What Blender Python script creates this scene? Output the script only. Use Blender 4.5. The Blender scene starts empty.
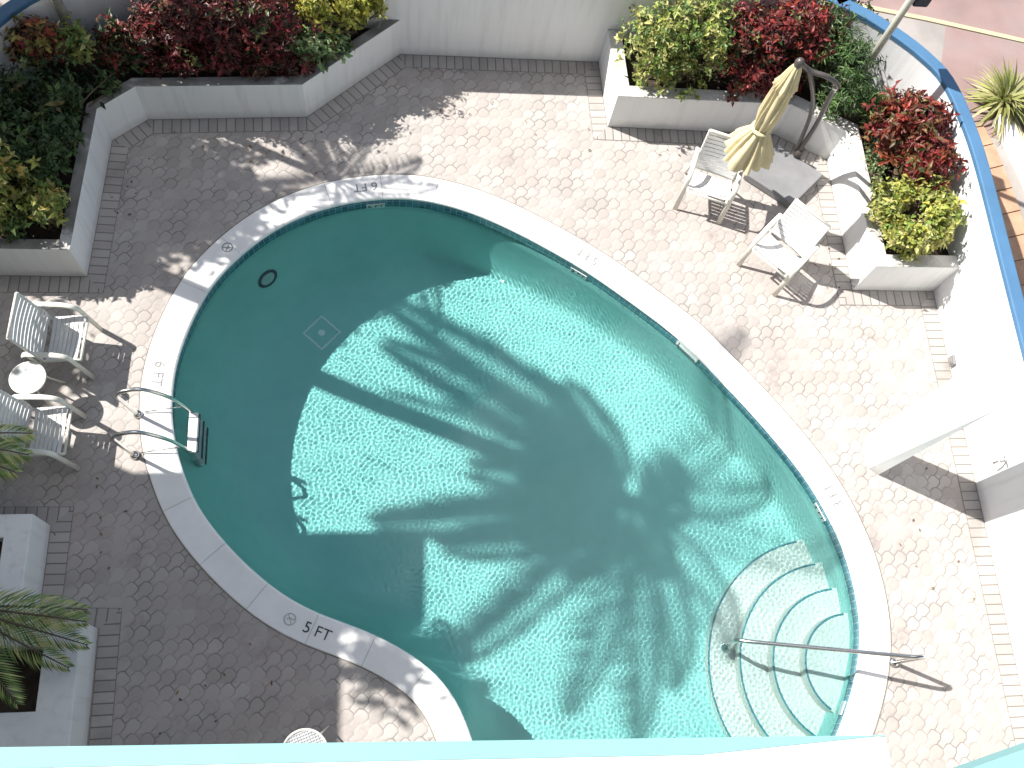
import bpy, bmesh, math, random
import numpy as np
from mathutils import Vector, Matrix

random.seed(7)
RNG = np.random.default_rng(7)
SC = bpy.context.scene
COL = SC.collection
PI = math.pi

# ------------------------------------------------------------------ helpers
def link(o, parent=None):
    COL.objects.link(o)
    if parent is not None:
        o.parent = parent
    return o

def obj(name, bm, m=None, parent=None, smooth=False):
    me = bpy.data.meshes.new(name)
    bm.to_mesh(me); bm.free()
    if smooth:
        for p in me.polygons: p.use_smooth = True
    mats = m if isinstance(m, (list, tuple)) else [m]
    for x in mats:
        if x is not None: me.materials.append(x)
    return link(bpy.data.objects.new(name, me), parent)

def tag(o, label, cat, group=None, kind=None):
    o['label'] = label; o['category'] = cat
    if group: o['group'] = group
    if kind: o['kind'] = kind
    return o

def thing(name, label, cat, loc=(0, 0, 0), rz=0, group=None):
    o = bpy.data.objects.new(name, None); COL.objects.link(o)
    o.empty_display_size = .1
    o.location = loc; o.rotation_euler = (0, 0, rz)
    return tag(o, label, cat, group)

def struct(name, bm, m, smooth=False):
    o = obj(name, bm, m, None, smooth); o['kind'] = 'structure'; return o

def dup(root, loc, rz, label):
    r = root.copy(); COL.objects.link(r); r.location = loc; r.rotation_euler = (0, 0, rz); r['label'] = label
    for ch in list(root.children):
        c = ch.copy(); COL.objects.link(c); c.parent = r
        for g in list(ch.children):
            d = g.copy(); COL.objects.link(d); d.parent = c
    return r

def box(bm, x0, x1, y0, y1, z0, z1, bevel=0.0):
    r = bmesh.ops.create_cube(bm, size=1.0)
    vs = r['verts']
    for v in vs:
        v.co = Vector(((x0 + x1) / 2 + v.co.x * (x1 - x0), (y0 + y1) / 2 + v.co.y * (y1 - y0), (z0 + z1) / 2 + v.co.z * (z1 - z0)))
    if bevel > 0:
        es = list({e for v in vs for e in v.link_edges})
        bmesh.ops.bevel(bm, geom=es, offset=bevel, segments=2, affect='EDGES', profile=.5)

def catmull(pts, n=6, closed=False):
    P = [np.array(p, float) for p in pts]; out = []
    k = len(P); rng = range(k if closed else k - 1)
    for i in rng:
        p1, p2 = P[i], P[(i + 1) % k]
        p0 = P[i - 1] if (closed or i > 0) else 2 * p1 - p2
        p3 = P[(i + 2) % k] if (closed or i + 2 < k) else 2 * p2 - p1
        for j in range(n):
            t = j / n
            out.append(.5 * ((2 * p1) + (-p0 + p2) * t + (2 * p0 - 5 * p1 + 4 * p2 - p3) * t * t + (-p0 + 3 * p1 - 3 * p2 + p3) * t ** 3))
    if not closed: out.append(P[-1])
    return out

def tube(bm, pts, rad, seg=8, cap=True, flat=1.0, up=None):
    """sweep of a circle (or flat ellipse: width = rad, thickness = rad*flat) along pts"""
    P = [Vector(p) for p in pts]; n = len(P)
    rads = rad if isinstance(rad, (list, tuple, np.ndarray)) else [rad] * n
    rings = []; ref = Vector(up) if up is not None else None
    prev = None
    for i in range(n):
        t = (P[min(i + 1, n - 1)] - P[max(i - 1, 0)]).normalized()
        if ref is not None:
            a = ref - t * ref.dot(t)
            a = a.normalized() if a.length > 1e-4 else prev
        elif prev is None:
            a = t.orthogonal().normalized()
        else:
            a = (prev - t * prev.dot(t)).normalized()
        prev = a
        b = t.cross(a)
        ring = []
        for k in range(seg):
            th = 2 * PI * k / seg
            ring.append(bm.verts.new(P[i] + (b * math.cos(th) * rads[i] + a * math.sin(th) * rads[i] * flat)))
        rings.append(ring)
    for i in range(n - 1):
        for k in range(seg):
            bm.faces.new((rings[i][k], rings[i][(k + 1) % seg], rings[i + 1][(k + 1) % seg], rings[i + 1][k]))
    if cap:
        bm.faces.new(list(reversed(rings[0]))); bm.faces.new(rings[-1])

def prism(bm, poly, z0, z1, bevel=0.0):
    lo = [bm.verts.new((p[0], p[1], z0)) for p in poly]; hi = [bm.verts.new((p[0], p[1], z1)) for p in poly]
    fs = [bm.faces.new(list(reversed(lo))), bm.faces.new(hi)]
    n = len(poly)
    for i in range(n):
        fs.append(bm.faces.new((lo[i], lo[(i + 1) % n], hi[(i + 1) % n], hi[i])))
    bmesh.ops.recalc_face_normals(bm, faces=fs)
    if bevel > 0:
        es = list({e for f in fs[1:2] for e in f.edges})
        bmesh.ops.bevel(bm, geom=es, offset=bevel, segments=2, affect='EDGES', profile=.5)

def offset_poly(pts, d):
    """open polyline moved d to the right of travel, mitred"""
    P = [Vector((p[0], p[1])) for p in pts]; out = []
    n = len(P)
    def nrm(a, b):
        t = (b - a).normalized(); return Vector((t.y, -t.x))
    for i in range(n):
        n1 = nrm(P[i - 1], P[i]) if i > 0 else None
        n2 = nrm(P[i], P[i + 1]) if i < n - 1 else None
        if n1 is None: m = n2
        elif n2 is None: m = n1
        else:
            m = (n1 + n2).normalized(); m = m / max(.35, m.dot(n1))
        out.append((P[i].x + m.x * d, P[i].y + m.y * d))
    return out

def wall_strip(bm, pts, d, z0, z1, bevel=0.0):
    """a wall that follows the polyline pts and is d thick (to the left of travel)"""
    Q = offset_poly(pts, -d)
    prism(bm, list(pts) + list(reversed(Q)), z0, z1, bevel)

# ------------------------------------------------------------------ node helpers
def new_mat(name):
    m = bpy.data.materials.new(name); m.use_nodes = True
    nt = m.node_tree; nt.nodes.clear()
    out = nt.nodes.new('ShaderNodeOutputMaterial')
    return m, nt, out

def nd(nt, typ, **kw):
    n = nt.nodes.new(typ)
    for k, v in kw.items(): setattr(n, k, v)
    return n

def mth(nt, op, a, b=None, c=None):
    n = nt.nodes.new('ShaderNodeMath'); n.operation = op
    for i, v in enumerate((a, b, c)):
        if v is None: continue
        if isinstance(v, (int, float)): n.inputs[i].default_value = v
        else: nt.links.new(v, n.inputs[i])
    return n.outputs[0]

def mixc(nt, fac, a, b, mode='MIX'):
    n = nt.nodes.new('ShaderNodeMix'); n.data_type = 'RGBA'; n.blend_type = mode
    for s, v in ((n.inputs[0], fac), (n.inputs[6], a), (n.inputs[7], b)):
        if isinstance(v, (int, float)): s.default_value = v
        elif isinstance(v, tuple): s.default_value = (v[0], v[1], v[2], 1)
        else: nt.links.new(v, s)
    return n.outputs[2]

def noise(nt, vec, scale, detail=4, rough=.55):
    n = nt.nodes.new('ShaderNodeTexNoise'); n.inputs['Scale'].default_value = scale
    n.inputs['Detail'].default_value = detail; n.inputs['Roughness'].default_value = rough
    if vec is not None: nt.links.new(vec, n.inputs['Vector'])
    return n.outputs['Fac']

def ramp(nt, fac, p0, p1, c0=(0, 0, 0), c1=(1, 1, 1)):
    n = nt.nodes.new('ShaderNodeValToRGB')
    n.color_ramp.elements[0].position = p0; n.color_ramp.elements[1].position = p1
    n.color_ramp.elements[0].color = (*c0, 1); n.color_ramp.elements[1].color = (*c1, 1)
    nt.links.new(fac, n.inputs[0]); return n.outputs[0]

def bump(nt, h, strength=.3, dist=.01):
    n = nt.nodes.new('ShaderNodeBump'); n.inputs['Strength'].default_value = strength; n.inputs['Distance'].default_value = dist
    nt.links.new(h, n.inputs['Height']); return n.outputs[0]

def bsdf(nt, out, col, rough=.7, metal=0, spec=.5, nrm=None):
    b = nt.nodes.new('ShaderNodeBsdfPrincipled')
    if isinstance(col, tuple): b.inputs['Base Color'].default_value = (*col, 1)
    else: nt.links.new(col, b.inputs['Base Color'])
    if isinstance(rough, (int, float)): b.inputs['Roughness'].default_value = rough
    else: nt.links.new(rough, b.inputs['Roughness'])
    b.inputs['Metallic'].default_value = metal
    b.inputs['Specular IOR Level'].default_value = spec
    if nrm is not None: nt.links.new(nrm, b.inputs['Normal'])
    nt.links.new(b.outputs[0], out.inputs[0]); return b

def masonry(name, c, dirt):
    """painted render: patchy, with run marks down the face and a splashed foot"""
    m, nt, out = new_mat(name)
    co = nd(nt, 'ShaderNodeTexCoord').outputs['Object']
    mp = nd(nt, 'ShaderNodeMapping'); mp.inputs['Scale'].default_value = (7, 7, .55); nt.links.new(co, mp.inputs[0])
    run = noise(nt, mp.outputs[0], 1.6, 5, .6); big = noise(nt, co, 1.3, 5); fine = noise(nt, co, 55, 3)
    sp = nd(nt, 'ShaderNodeSeparateXYZ'); nt.links.new(co, sp.inputs[0])
    foot = mth(nt, 'MULTIPLY', ramp(nt, mth(nt, 'ADD', sp.outputs[2], mth(nt, 'MULTIPLY', mth(nt, 'SUBTRACT', noise(nt, co, 9, 4), .5), .16)), .02, .15, (1, 1, 1), (0, 0, 0)), .45)
    col = mixc(nt, mth(nt, 'MULTIPLY', ramp(nt, run, .5, .78), .35), c, dirt)
    col = mixc(nt, mth(nt, 'MULTIPLY', ramp(nt, big, .45, .75), .25), col, tuple(v * .8 for v in c))
    col = mixc(nt, foot, col, dirt)
    bsdf(nt, out, col, .8, 0, .3, bump(nt, mth(nt, 'ADD', fine, mth(nt, 'MULTIPLY', big, 2)), .25, .004))
    return m

def mottled(name, c, rough=.7, scale=3, amt=.25, fine=60, bstr=.15, metal=0, spec=.4, dirt=None, dirt_pos=(.55, .75)):
    """plain material with slow and fine variation, optional dirt stains"""
    m, nt, out = new_mat(name)
    co = nd(nt, 'ShaderNodeTexCoord').outputs['Object']
    n1 = noise(nt, co, scale); n2 = noise(nt, co, fine, 3)
    dark = tuple(v * (1 - amt) for v in c); lite = tuple(min(1, v * (1 + amt * .5)) for v in c)
    col = mixc(nt, ramp(nt, n1, .3, .7), dark, lite)
    col = mixc(nt, mth(nt, 'MULTIPLY', n2, .18), col, tuple(v * .6 for v in c))
    if dirt:
        col = mixc(nt, mth(nt, 'MULTIPLY', ramp(nt, noise(nt, co, scale * .7, 6, .65), *dirt_pos), .7), col, dirt)
    bsdf(nt, out, col, rough, metal, spec, bump(nt, n2, bstr, .004))
    return m

# ------------------------------------------------------------------ materials
def paver_material():
    m, nt, out = new_mat('interlocking_pavers')
    co = nd(nt, 'ShaderNodeTexCoord').outputs['Object']
    wob = nd(nt, 'ShaderNodeTexNoise'); wob.inputs['Scale'].default_value = 14; nt.links.new(co, wob.inputs['Vector'])
    sp = nd(nt, 'ShaderNodeSeparateXYZ'); nt.links.new(co, sp.inputs[0])
    sw = nd(nt, 'ShaderNodeSeparateXYZ'); nt.links.new(wob.outputs['Color'], sw.inputs[0])
    P = .139
    def coord(i):
        a = mth(nt, 'ADD', mth(nt, 'DIVIDE', sp.outputs[i], P), mth(nt, 'MULTIPLY', mth(nt, 'SUBTRACT', sw.outputs[i], .5), .16))
        fl = mth(nt, 'FLOOR', a)
        return mth(nt, 'SUBTRACT', mth(nt, 'SUBTRACT', a, fl), .5), fl
    u, fu = coord(0); v, fv = coord(1)
    au = mth(nt, 'ABSOLUTE', u); av = mth(nt, 'ABSOLUTE', v)
    s = mth(nt, 'ADD', au, av)
    d1 = mth(nt, 'SUBTRACT', .5, mth(nt, 'MAXIMUM', au, av))
    d2 = mth(nt, 'ABSOLUTE', mth(nt, 'MULTIPLY', mth(nt, 'SUBTRACT', s, .64), .707))
    inside = mth(nt, 'LESS_THAN', s, .64)
    d1m = mth(nt, 'ADD', d1, mth(nt, 'SUBTRACT', 1, inside))            # straight joints only beside the octagon
    tail = mth(nt, 'MULTIPLY', mth(nt, 'LESS_THAN', u, 0), mth(nt, 'LESS_THAN', v, 0))
    d2m = mth(nt, 'ADD', d2, tail)                                        # the tail of a paver has no joint
    d = mth(nt, 'MINIMUM', d1m, d2m)
    joint = ramp(nt, d, .022, .062, (1, 1, 1), (0, 0, 0))
    pill = ramp(nt, d, .02, .16)
    cid = nd(nt, 'ShaderNodeCombineXYZ'); nt.links.new(fu, cid.inputs[0]); nt.links.new(fv, cid.inputs[1])
    wn = nd(nt, 'ShaderNodeTexWhiteNoise'); nt.links.new(cid.outputs[0], wn.inputs[0])
    col = mixc(nt, wn.outputs['Value'], (.345, .32, .298), (.445, .42, .395))
    big = noise(nt, co, .8, 5, .6)
    col = mixc(nt, mth(nt, 'MULTIPLY', ramp(nt, big, .42, .72), .45), col, (.45, .36, .32))
    stain = ramp(nt, noise(nt, co, 1.7, 7, .7), .58, .74)
    spot = mth(nt, 'MULTIPLY', mth(nt, 'GREATER_THAN', wn.outputs['Value'], .62), ramp(nt, noise(nt, co, 1.3, 3), .5, .68))
    col = mixc(nt, mth(nt, 'MULTIPLY', spot, .45), col, (.20, .17, .165))
    col = mixc(nt, mth(nt, 'MULTIPLY', stain, .55), col, (.15, .125, .12))
    fine = noise(nt, co, 90, 3)
    col = mixc(nt, mth(nt, 'MULTIPLY', fine, .3), col, (.22, .18, .16))
    jc = mixc(nt, ramp(nt, noise(nt, co, 3.1, 5), .4, .65), (.20, .18, .165), (.40, .37, .345))
    col = mixc(nt, joint, col, jc)
    h = mth(nt, 'ADD', mth(nt, 'MULTIPLY', pill, 1.0), mth(nt, 'MULTIPLY', fine, .15))
    bsdf(nt, out, col, .85, 0, .3, bump(nt, h, .4, .006))
    return m

def border_material():
    m, nt, out = new_mat('border_pavers')
    uv = nd(nt, 'ShaderNodeTexCoord').outputs['UV']; co = nd(nt, 'ShaderNodeTexCoord').outputs['Object']
    sp = nd(nt, 'ShaderNodeSeparateXYZ'); nt.links.new(uv, sp.inputs[0])
    a = mth(nt, 'DIVIDE', sp.outputs[0], .103); fl = mth(nt, 'FLOOR', a); u = mth(nt, 'SUBTRACT', a, fl)
    du = mth(nt, 'MULTIPLY', mth(nt, 'SUBTRACT', .5, mth(nt, 'ABSOLUTE', mth(nt, 'SUBTRACT', u, .5))), .103)
    dv = mth(nt, 'SUBTRACT', .1, mth(nt, 'ABSOLUTE', mth(nt, 'SUBTRACT', sp.outputs[1], .1)))
    d = mth(nt, 'MINIMUM', du, dv)
    joint = ramp(nt, d, .003, .008, (1, 1, 1), (0, 0, 0))
    wn = nd(nt, 'ShaderNodeTexWhiteNoise', noise_dimensions='1D'); nt.links.new(fl, wn.inputs['W'])
    col = mixc(nt, wn.outputs['Value'], (.35, .325, .305), (.44, .41, .385))
    col = mixc(nt, mth(nt, 'MULTIPLY', ramp(nt, noise(nt, co, 2.3, 6), .5, .75), .5), col, (.17, .15, .13))
    fine = noise(nt, co, 90, 3)
    col = mixc(nt, mth(nt, 'MULTIPLY', fine, .3), col, (.2, .17, .15))
    col = mixc(nt, joint, col, (.14, .125, .11))
    bsdf(nt, out, col, .85, 0, .3, bump(nt, ramp(nt, d, .002, .014), .5, .006))
    return m

def leaf_material(name, transl=.3, rough=.45):
    m, nt, out = new_mat(name)
    at = nd(nt, 'ShaderNodeAttribute', attribute_name='col')
    co = nd(nt, 'ShaderNodeTexCoord').outputs['Object']
    col = mixc(nt, mth(nt, 'MULTIPLY', noise(nt, co, 40, 3), .35), at.outputs['Color'], (.02, .03, .01))
    b = bsdf(nt, out, col, rough, 0, .4)
    t = nd(nt, 'ShaderNodeBsdfTranslucent'); nt.links.new(at.outputs['Color'], t.inputs[0])
    mx = nd(nt, 'ShaderNodeMixShader'); mx.inputs[0].default_value = transl
    nt.links.new(b.outputs[0], mx.inputs[1]); nt.links.new(t.outputs[0], mx.inputs[2]); nt.links.new(mx.outputs[0], out.inputs[0])
    return m

def water_material():
    m, nt, out = new_mat('pool_water')
    g = nd(nt, 'ShaderNodeBsdfGlass'); g.inputs['IOR'].default_value = 1.333; g.inputs['Roughness'].default_value = 0
    g.inputs['Color'].default_value = WATER_COL
    nt.links.new(g.outputs[0], out.inputs['Surface'])
    return m

def tile_material():
    m, nt, out = new_mat('waterline_tiles')
    uv = nd(nt, 'ShaderNodeTexCoord').outputs['UV']
    sp = nd(nt, 'ShaderNodeSeparateXYZ'); nt.links.new(uv, sp.inputs[0])
    T = .0755
    def c(i):
        a = mth(nt, 'DIVIDE', sp.outputs[i], T); f = mth(nt, 'FLOOR', a)
        r = mth(nt, 'SUBTRACT', a, f)
        return mth(nt, 'SUBTRACT', .5, mth(nt, 'ABSOLUTE', mth(nt, 'SUBTRACT', r, .5))), f
    du, fu = c(0); dv, fv = c(1)
    cid = nd(nt, 'ShaderNodeCombineXYZ'); nt.links.new(fu, cid.inputs[0]); nt.links.new(fv, cid.inputs[1])
    wn = nd(nt, 'ShaderNodeTexWhiteNoise'); nt.links.new(cid.outputs[0], wn.inputs[0])
    col = mixc(nt, wn.outputs['Value'], (.025, .12, .18), (.08, .24, .31))
    col = mixc(nt, ramp(nt, mth(nt, 'MINIMUM', du, dv), .03, .06, (1, 1, 1), (0, 0, 0)), col, (.30, .38, .40))
    bsdf(nt, out, col, .15, 0, .5)
    return m

def plaster_material():
    m, nt, out = new_mat('pool_plaster')
    co = nd(nt, 'ShaderNodeTexCoord').outputs['Object']
    n1 = noise(nt, co, 1.1, 6, .6); n2 = noise(nt, co, 5, 5)
    col = mixc(nt, ramp(nt, n1, .3, .7), (.31, .56, .535), (.37, .63, .60))
    col = mixc(nt, mth(nt, 'MULTIPLY', ramp(nt, n2, .5, .75), .25), col, (.25, .50, .47))
    bsdf(nt, out, col, .75, 0, .2)
    return m

WATER_COL = (.78, .98, .975, 1)
M = {}
M['paver'] = paver_material()
M['border'] = border_material()
M['coping'] = mottled('coping_stone', (.83, .82, .80), .7, 2.2, .1, 70, .15, dirt=(.42, .39, .35), dirt_pos=(.60, .85))
M['white_wall'] = masonry('white_painted_wall', (.81, .81, .81), (.50, .49, .46))
M['planter_wall'] = masonry('planter_paint', (.79, .79, .78), (.44, .42, .39))
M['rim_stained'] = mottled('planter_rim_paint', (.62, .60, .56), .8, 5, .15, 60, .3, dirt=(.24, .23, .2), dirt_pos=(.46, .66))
M['rim_dark'] = mottled('mouldy_sun_flecked_rim_paint', (.24, .23, .21), .85, 4, .4, 60, .3, dirt=(.55, .54, .52), dirt_pos=(.56, .66))  # mould-dark rim; its pale patches are painted spots of sunlight
M['blue_cap'] = mottled('blue_cap_paint', (.07, .165, .29), .5, 3, .12, 60, .2)
M['soil'] = mottled('planter_soil', (.045, .032, .022), .95, 9, .5, 40, .9)
M['plaster'] = plaster_material()
M['tile'] = tile_material()
M['water'] = water_material()
M['steel'] = mottled('stainless_steel', (.62, .61, .58), .22, 6, .12, 50, .02, metal=1)
M['tread'] = mottled('white_plastic_tread', (.75, .75, .72), .5, 8, .1, 60, .05)
M['dark_plastic'] = mottled('dark_plastic', (.03, .05, .06), .5, 8, .2, 60, .05)
M['paint_text'] = mottled('worn_black_paint', (.05, .055, .06), .7, 30, .4, 80, .1)
M['worn_glare_text'] = mottled('worn_glare_grey_paint', (.27, .27, .26), .8, 30, .4, 80, .1)  # grey combines wear with sun glare painted into the dark lettering
M['ghost_text'] = mottled('nearly_worn_off_paint', (.50, .50, .49), .8, 30, .3, 80, .1)
M['step_plaster'] = mottled('step_plaster', (.80, .71, .67), .75, 2, .12, 30, .1, dirt=(.62, .58, .54))
M['white_tile'] = mottled('white_marker_tile', (.8, .8, .78), .25, 8, .05, 60, .02)
M['frame'] = mottled('cream_powder_coat', (.70, .68, .60), .45, 5, .08, 60, .05)
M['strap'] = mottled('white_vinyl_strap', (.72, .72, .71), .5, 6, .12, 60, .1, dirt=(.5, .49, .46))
M['shade_strap'] = mottled('shade_toned_vinyl_strap', (.60, .61, .60), .5, 6, .14, 60, .1, dirt=(.42, .41, .38))  # the same white straps, with shade put into the colour for the left chairs
M['glass_top'] = mottled('table_top', (.48, .49, .49), .35, 9, .2, 70, .05, dirt=(.3, .3, .3))  # colour darkened in place of the tree shade that misses the table
M['canvas'] = mottled('yellow_canvas', (.60, .51, .31), .9, 6, .12, 120, .25)
M['bronze'] = mottled('bronze_pole', (.075, .062, .058), .4, 6, .2, 60, .05, spec=.6)
M['base_grey'] = mottled('grey_base_plate', (.21, .21, .215), .6, 4, .15, 60, .2)
M['trunk'] = mottled('palm_trunk', (.33, .30, .25), .9, 12, .35, 50, .6)
M['pale_pole'] = mottled('pale_metal_pole', (.50, .49, .42), .45, 5, .12, 60, .05)
M['lamp_head'] = mottled('dark_lamp_housing', (.03, .035, .055), .5, 6, .2, 60, .05)
M['stem'] = mottled('shrub_stem', (.12, .09, .06), .9, 12, .3, 50, .4)
M['leaf'] = leaf_material('shrub_leaf')
M['frond'] = leaf_material('palm_leaf', .25, .4)
M['teal_paint'] = mottled('turquoise_paint', (.20, .40, .41), .6, 1.2, .06, 60, .05)
M['facade'] = mottled('facade_paint', (.56, .56, .54), .8, 1.0, .08, 40, .2)
M['street'] = mottled('red_tinted_asphalt', (.29, .20, .185), .9, .9, .25, 40, .3, dirt=(.24, .21, .2))
M['grey_pave'] = mottled('grey_concrete', (.32, .29, .27), .9, 1.1, .2, 40, .3, dirt=(.2, .19, .18))
M['yellow_line'] = mottled('yellow_kerb_paint', (.52, .44, .27), .8, 4, .15, 60, .2)
M['terracotta'] = mottled('terracotta_pavers', (.46, .28, .18), .85, 5, .25, 50, .3)
M['kerb_white'] = mottled('white_kerb_paint', (.74, .73, .70), .8, 3, .1, 50, .2)
M['plain_ground'] = mottled('plain_ground', (.27, .23, .20), .95, .5, .2, 20, .2)
M['brown_soil'] = mottled('brown_bed_soil', (.17, .12, .08), .95, 6, .3, 40, .6)

# ------------------------------------------------------------------ light and camera
ELEV = math.radians(45.6)
DX, DY = .9077, -.4195                                   # where the shadows point on the ground
SUN = Vector((DX * math.cos(ELEV), DY * math.cos(ELEV), -math.sin(ELEV)))
ld = bpy.data.lights.new('sun', 'SUN'); ld.energy = 5.0; ld.angle = math.radians(.53); ld.color = (1, .97, .92)
lo = bpy.data.objects.new('sun', ld); COL.objects.link(lo)
lo.rotation_euler = SUN.to_track_quat('-Z', 'Y').to_euler(); lo.location = (-14, 8, 16)
ld.cycles.is_caustics_light = True
w = bpy.data.worlds.new('World'); SC.world = w; w.use_nodes = True
wn = w.node_tree; bg = wn.nodes['Background']
sky = wn.nodes.new('ShaderNodeTexSky'); sky.sky_type = 'NISHITA'; sky.sun_disc = False
sky.sun_elevation = ELEV; sky.sun_rotation = math.radians(-65.2)
sky.air_density = 1.0; sky.dust_density = 1.6; sky.ozone_density = 1.0
gc = wn.nodes.new('ShaderNodeTexCoord')
def cloud(dirv, lo_, hi_, seed):
    dt = wn.nodes.new('ShaderNodeVectorMath'); dt.operation = 'DOT_PRODUCT'; dt.inputs[1].default_value = Vector(dirv).normalized(); wn.links.new(gc.outputs['Generated'], dt.inputs[0])
    mp = wn.nodes.new('ShaderNodeMapping'); mp.inputs['Location'].default_value = (seed, seed * .7, 0); wn.links.new(gc.outputs['Generated'], mp.inputs[0])
    nz = noise(wn, mp.outputs[0], 5.5, 7, .62)
    v = mth(wn, 'ADD', dt.outputs['Value'], mth(wn, 'MULTIPLY', mth(wn, 'SUBTRACT', nz, .5), .22))
    return ramp(wn, v, lo_, hi_)
cl = mixc(wn, cloud((.30, .19, 1), .962, .985, 2.3), sky.outputs[0], (20, 20, 20.5))
wn.links.new(cl, bg.inputs[0]); bg.inputs[1].default_value = .068
SC.view_settings.view_transform = 'Standard'; SC.view_settings.look = 'None'
SC.view_settings.exposure = 1.0; SC.view_settings.gamma = 1

F, U0, V0, CH = 955.0, 398.0, 754.0, 9.7
d = Vector((U0 - 512, V0 - 384, F)).normalized()          # straight down, in picture axes
up = Vector((0, -1, 0)); yy = (up - d * up.dot(d)).normalized(); zz = -d; xx = yy.cross(zz)
Rm = Matrix((xx, yy, zz))
cd = bpy.data.cameras.new('camera'); cd.sensor_width = 36; cd.lens = F * 36 / 1024; cd.clip_start = .05; cd.clip_end = 600
cam = bpy.data.objects.new('camera', cd); COL.objects.link(cam)
right, down, fwd = Rm.col[0], Rm.col[1], Rm.col[2]
mw = Matrix.Identity(4)
for i in range(3):
    mw[i][0] = right[i]; mw[i][1] = -down[i]; mw[i][2] = -fwd[i]
mw[0][3], mw[1][3], mw[2][3] = 0, 0, CH
cam.matrix_world = mw
SC.camera = cam
SC.cycles.max_bounces = 10; SC.cycles.transparent_max_bounces = 8; SC.cycles.transmission_bounces = 8
SC.cycles.caustics_refractive = True; SC.cycles.caustics_reflective = False; SC.cycles.blur_glossy = .5

# ------------------------------------------------------------------ pool outline
PIN = [(0.71, 0.01), (0.69, 0.1), (0.61, 0.35), (0.46, 0.6), (0.29, 0.78), (0.04, 0.94), (-0.26, 1.11), (-0.56, 1.22), (-0.93, 1.37), (-1.26, 1.59), (-1.52, 1.82), (-1.84, 2.16), (-2.06, 2.47), (-2.21, 2.83), (-2.32, 3.16), (-2.36, 3.5), (-2.37, 3.8), (-2.33, 4.09), (-2.23, 4.45), (-2.07, 4.87), (-1.85, 5.18), (-1.55, 5.5), (-1.3, 5.69), (-0.97, 5.87), (-0.62, 5.99), (-0.16, 6.07), (0.14, 6.08), (0.48, 6.02), (0.82, 5.92), (1.29, 5.7), (1.65, 5.49), (2.18, 5.15), (2.63, 4.79), (3.0, 4.48), (3.31, 4.18), (3.52, 3.91), (3.78, 3.59), (4.08, 3.19), (4.38, 2.75), (4.57, 2.38), (4.69, 2.05), (4.75, 1.85), (4.79, 1.59), (4.81, 1.19), (4.78, 0.92), (4.72, 0.70), (4.64, 0.5), (4.52, 0.25), (4.38, 0.02), (4.1, -.38), (3.7, -.78), (3.2, -1.08), (2.6, -1.25), (2.0, -1.2), (1.45, -.98), (1.05, -.62), (.82, -.3)]
def resample(poly, n):
    P = np.array(poly + poly[:1], float); s = np.r_[0, np.cumsum(np.linalg.norm(np.diff(P, axis=0), axis=1))]
    t = np.linspace(0, s[-1], n, endpoint=False)
    return np.column_stack([np.interp(t, s, P[:, 0]), np.interp(t, s, P[:, 1])]), s[-1]
RIM, PERIM = resample([tuple(p) for p in catmull(PIN, 6, True)], 240)
for _ in range(10): RIM = .5 * RIM + .25 * (np.roll(RIM, 1, 0) + np.roll(RIM, -1, 0))
NR = len(RIM)
def normals(P):
    t = np.roll(P, -1, 0) - np.roll(P, 1, 0); t /= np.linalg.norm(t, axis=1)[:, None]
    n = np.column_stack([t[:, 1], -t[:, 0]])              # one side
    c = P.mean(0)
    if ((P + n * .1 - c) ** 2).sum() < ((P - c) ** 2).sum(): n = -n
    return n                                              # outward
RN = normals(RIM)
ARC = np.r_[0, np.cumsum(np.linalg.norm(np.diff(np.vstack([RIM, RIM[:1]]), axis=0), axis=1))]
WATER_Z = -.145
STEP_C = (4.78, .66)
def floor_depth(x, y):
    """depth of the pool floor: deep at the left end, shallow by the steps"""
    t = np.clip((x + .2 - .12 * (y - 3)) / 3.3, 0, 1)
    t = t * t * (3 - 2 * t)
    return 1.32 * (1 - t) + .98 * t
def rim_dist(x, y):
    return np.min(np.hypot(RIM[:, 0] - x, RIM[:, 1] - y))

def nearest(x, y):
    k = int(np.argmin(np.hypot(RIM[:, 0] - x, RIM[:, 1] - y))); return k

# ------------------------------------------------------------------ deck and ground
def deck():
    bm = bmesh.new()
    inner = RIM + RN * .25
    X0, X1, Y0, Y1 = -6.5, 6.55, -2.6, 8.3
    c = np.array((1.3, 2.5))
    outer = []
    for p in inner:
        v = p - c
        ts = []
        for lim, k in ((X0, 0), (X1, 0), (Y0, 1), (Y1, 1)):
            if abs(v[k]) > 1e-6:
                t = (lim - c[k]) / v[k]
                if t > 0: ts.append(t)
        outer.append(c + v * min(ts))
    outer = np.array(outer)
    for cx, cy in ((X0, Y0), (X0, Y1), (X1, Y0), (X1, Y1)):   # pull the nearest ray end into each corner
        outer[np.argmin(np.hypot(outer[:, 0] - cx, outer[:, 1] - cy))] = (cx, cy)
    vi = [bm.verts.new((p[0], p[1], 0)) for p in inner]; vo = [bm.verts.new((p[0], p[1], 0)) for p in outer]
    for i in range(NR):
        j = (i + 1) % NR
        bm.faces.new((vi[i], vi[j], vo[j], vo[i]))
    bmesh.ops.recalc_face_normals(bm, faces=bm.faces[:])
    for f in bm.faces:
        if f.normal.z < 0: f.normal_flip()
    struct('pool_deck', bm, M['paver'])
    bm = bmesh.new()
    B = 300
    o = [(-B, -B), (B, -B), (B, B), (-B, B)]; i = [(X0 + .02, Y0 + .02), (X1 - .02, Y0 + .02), (X1 - .02, Y1 - .02), (X0 + .02, Y1 - .02)]
    vo = [bm.verts.new((*p, -.02)) for p in o]; vi = [bm.verts.new((*p, -.02)) for p in i]
    for k in range(4):
        bm.faces.new((vo[k], vo[(k + 1) % 4], vi[(k + 1) % 4], vi[k]))
    struct('ground', bm, M['plain_ground'])
deck()

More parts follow.
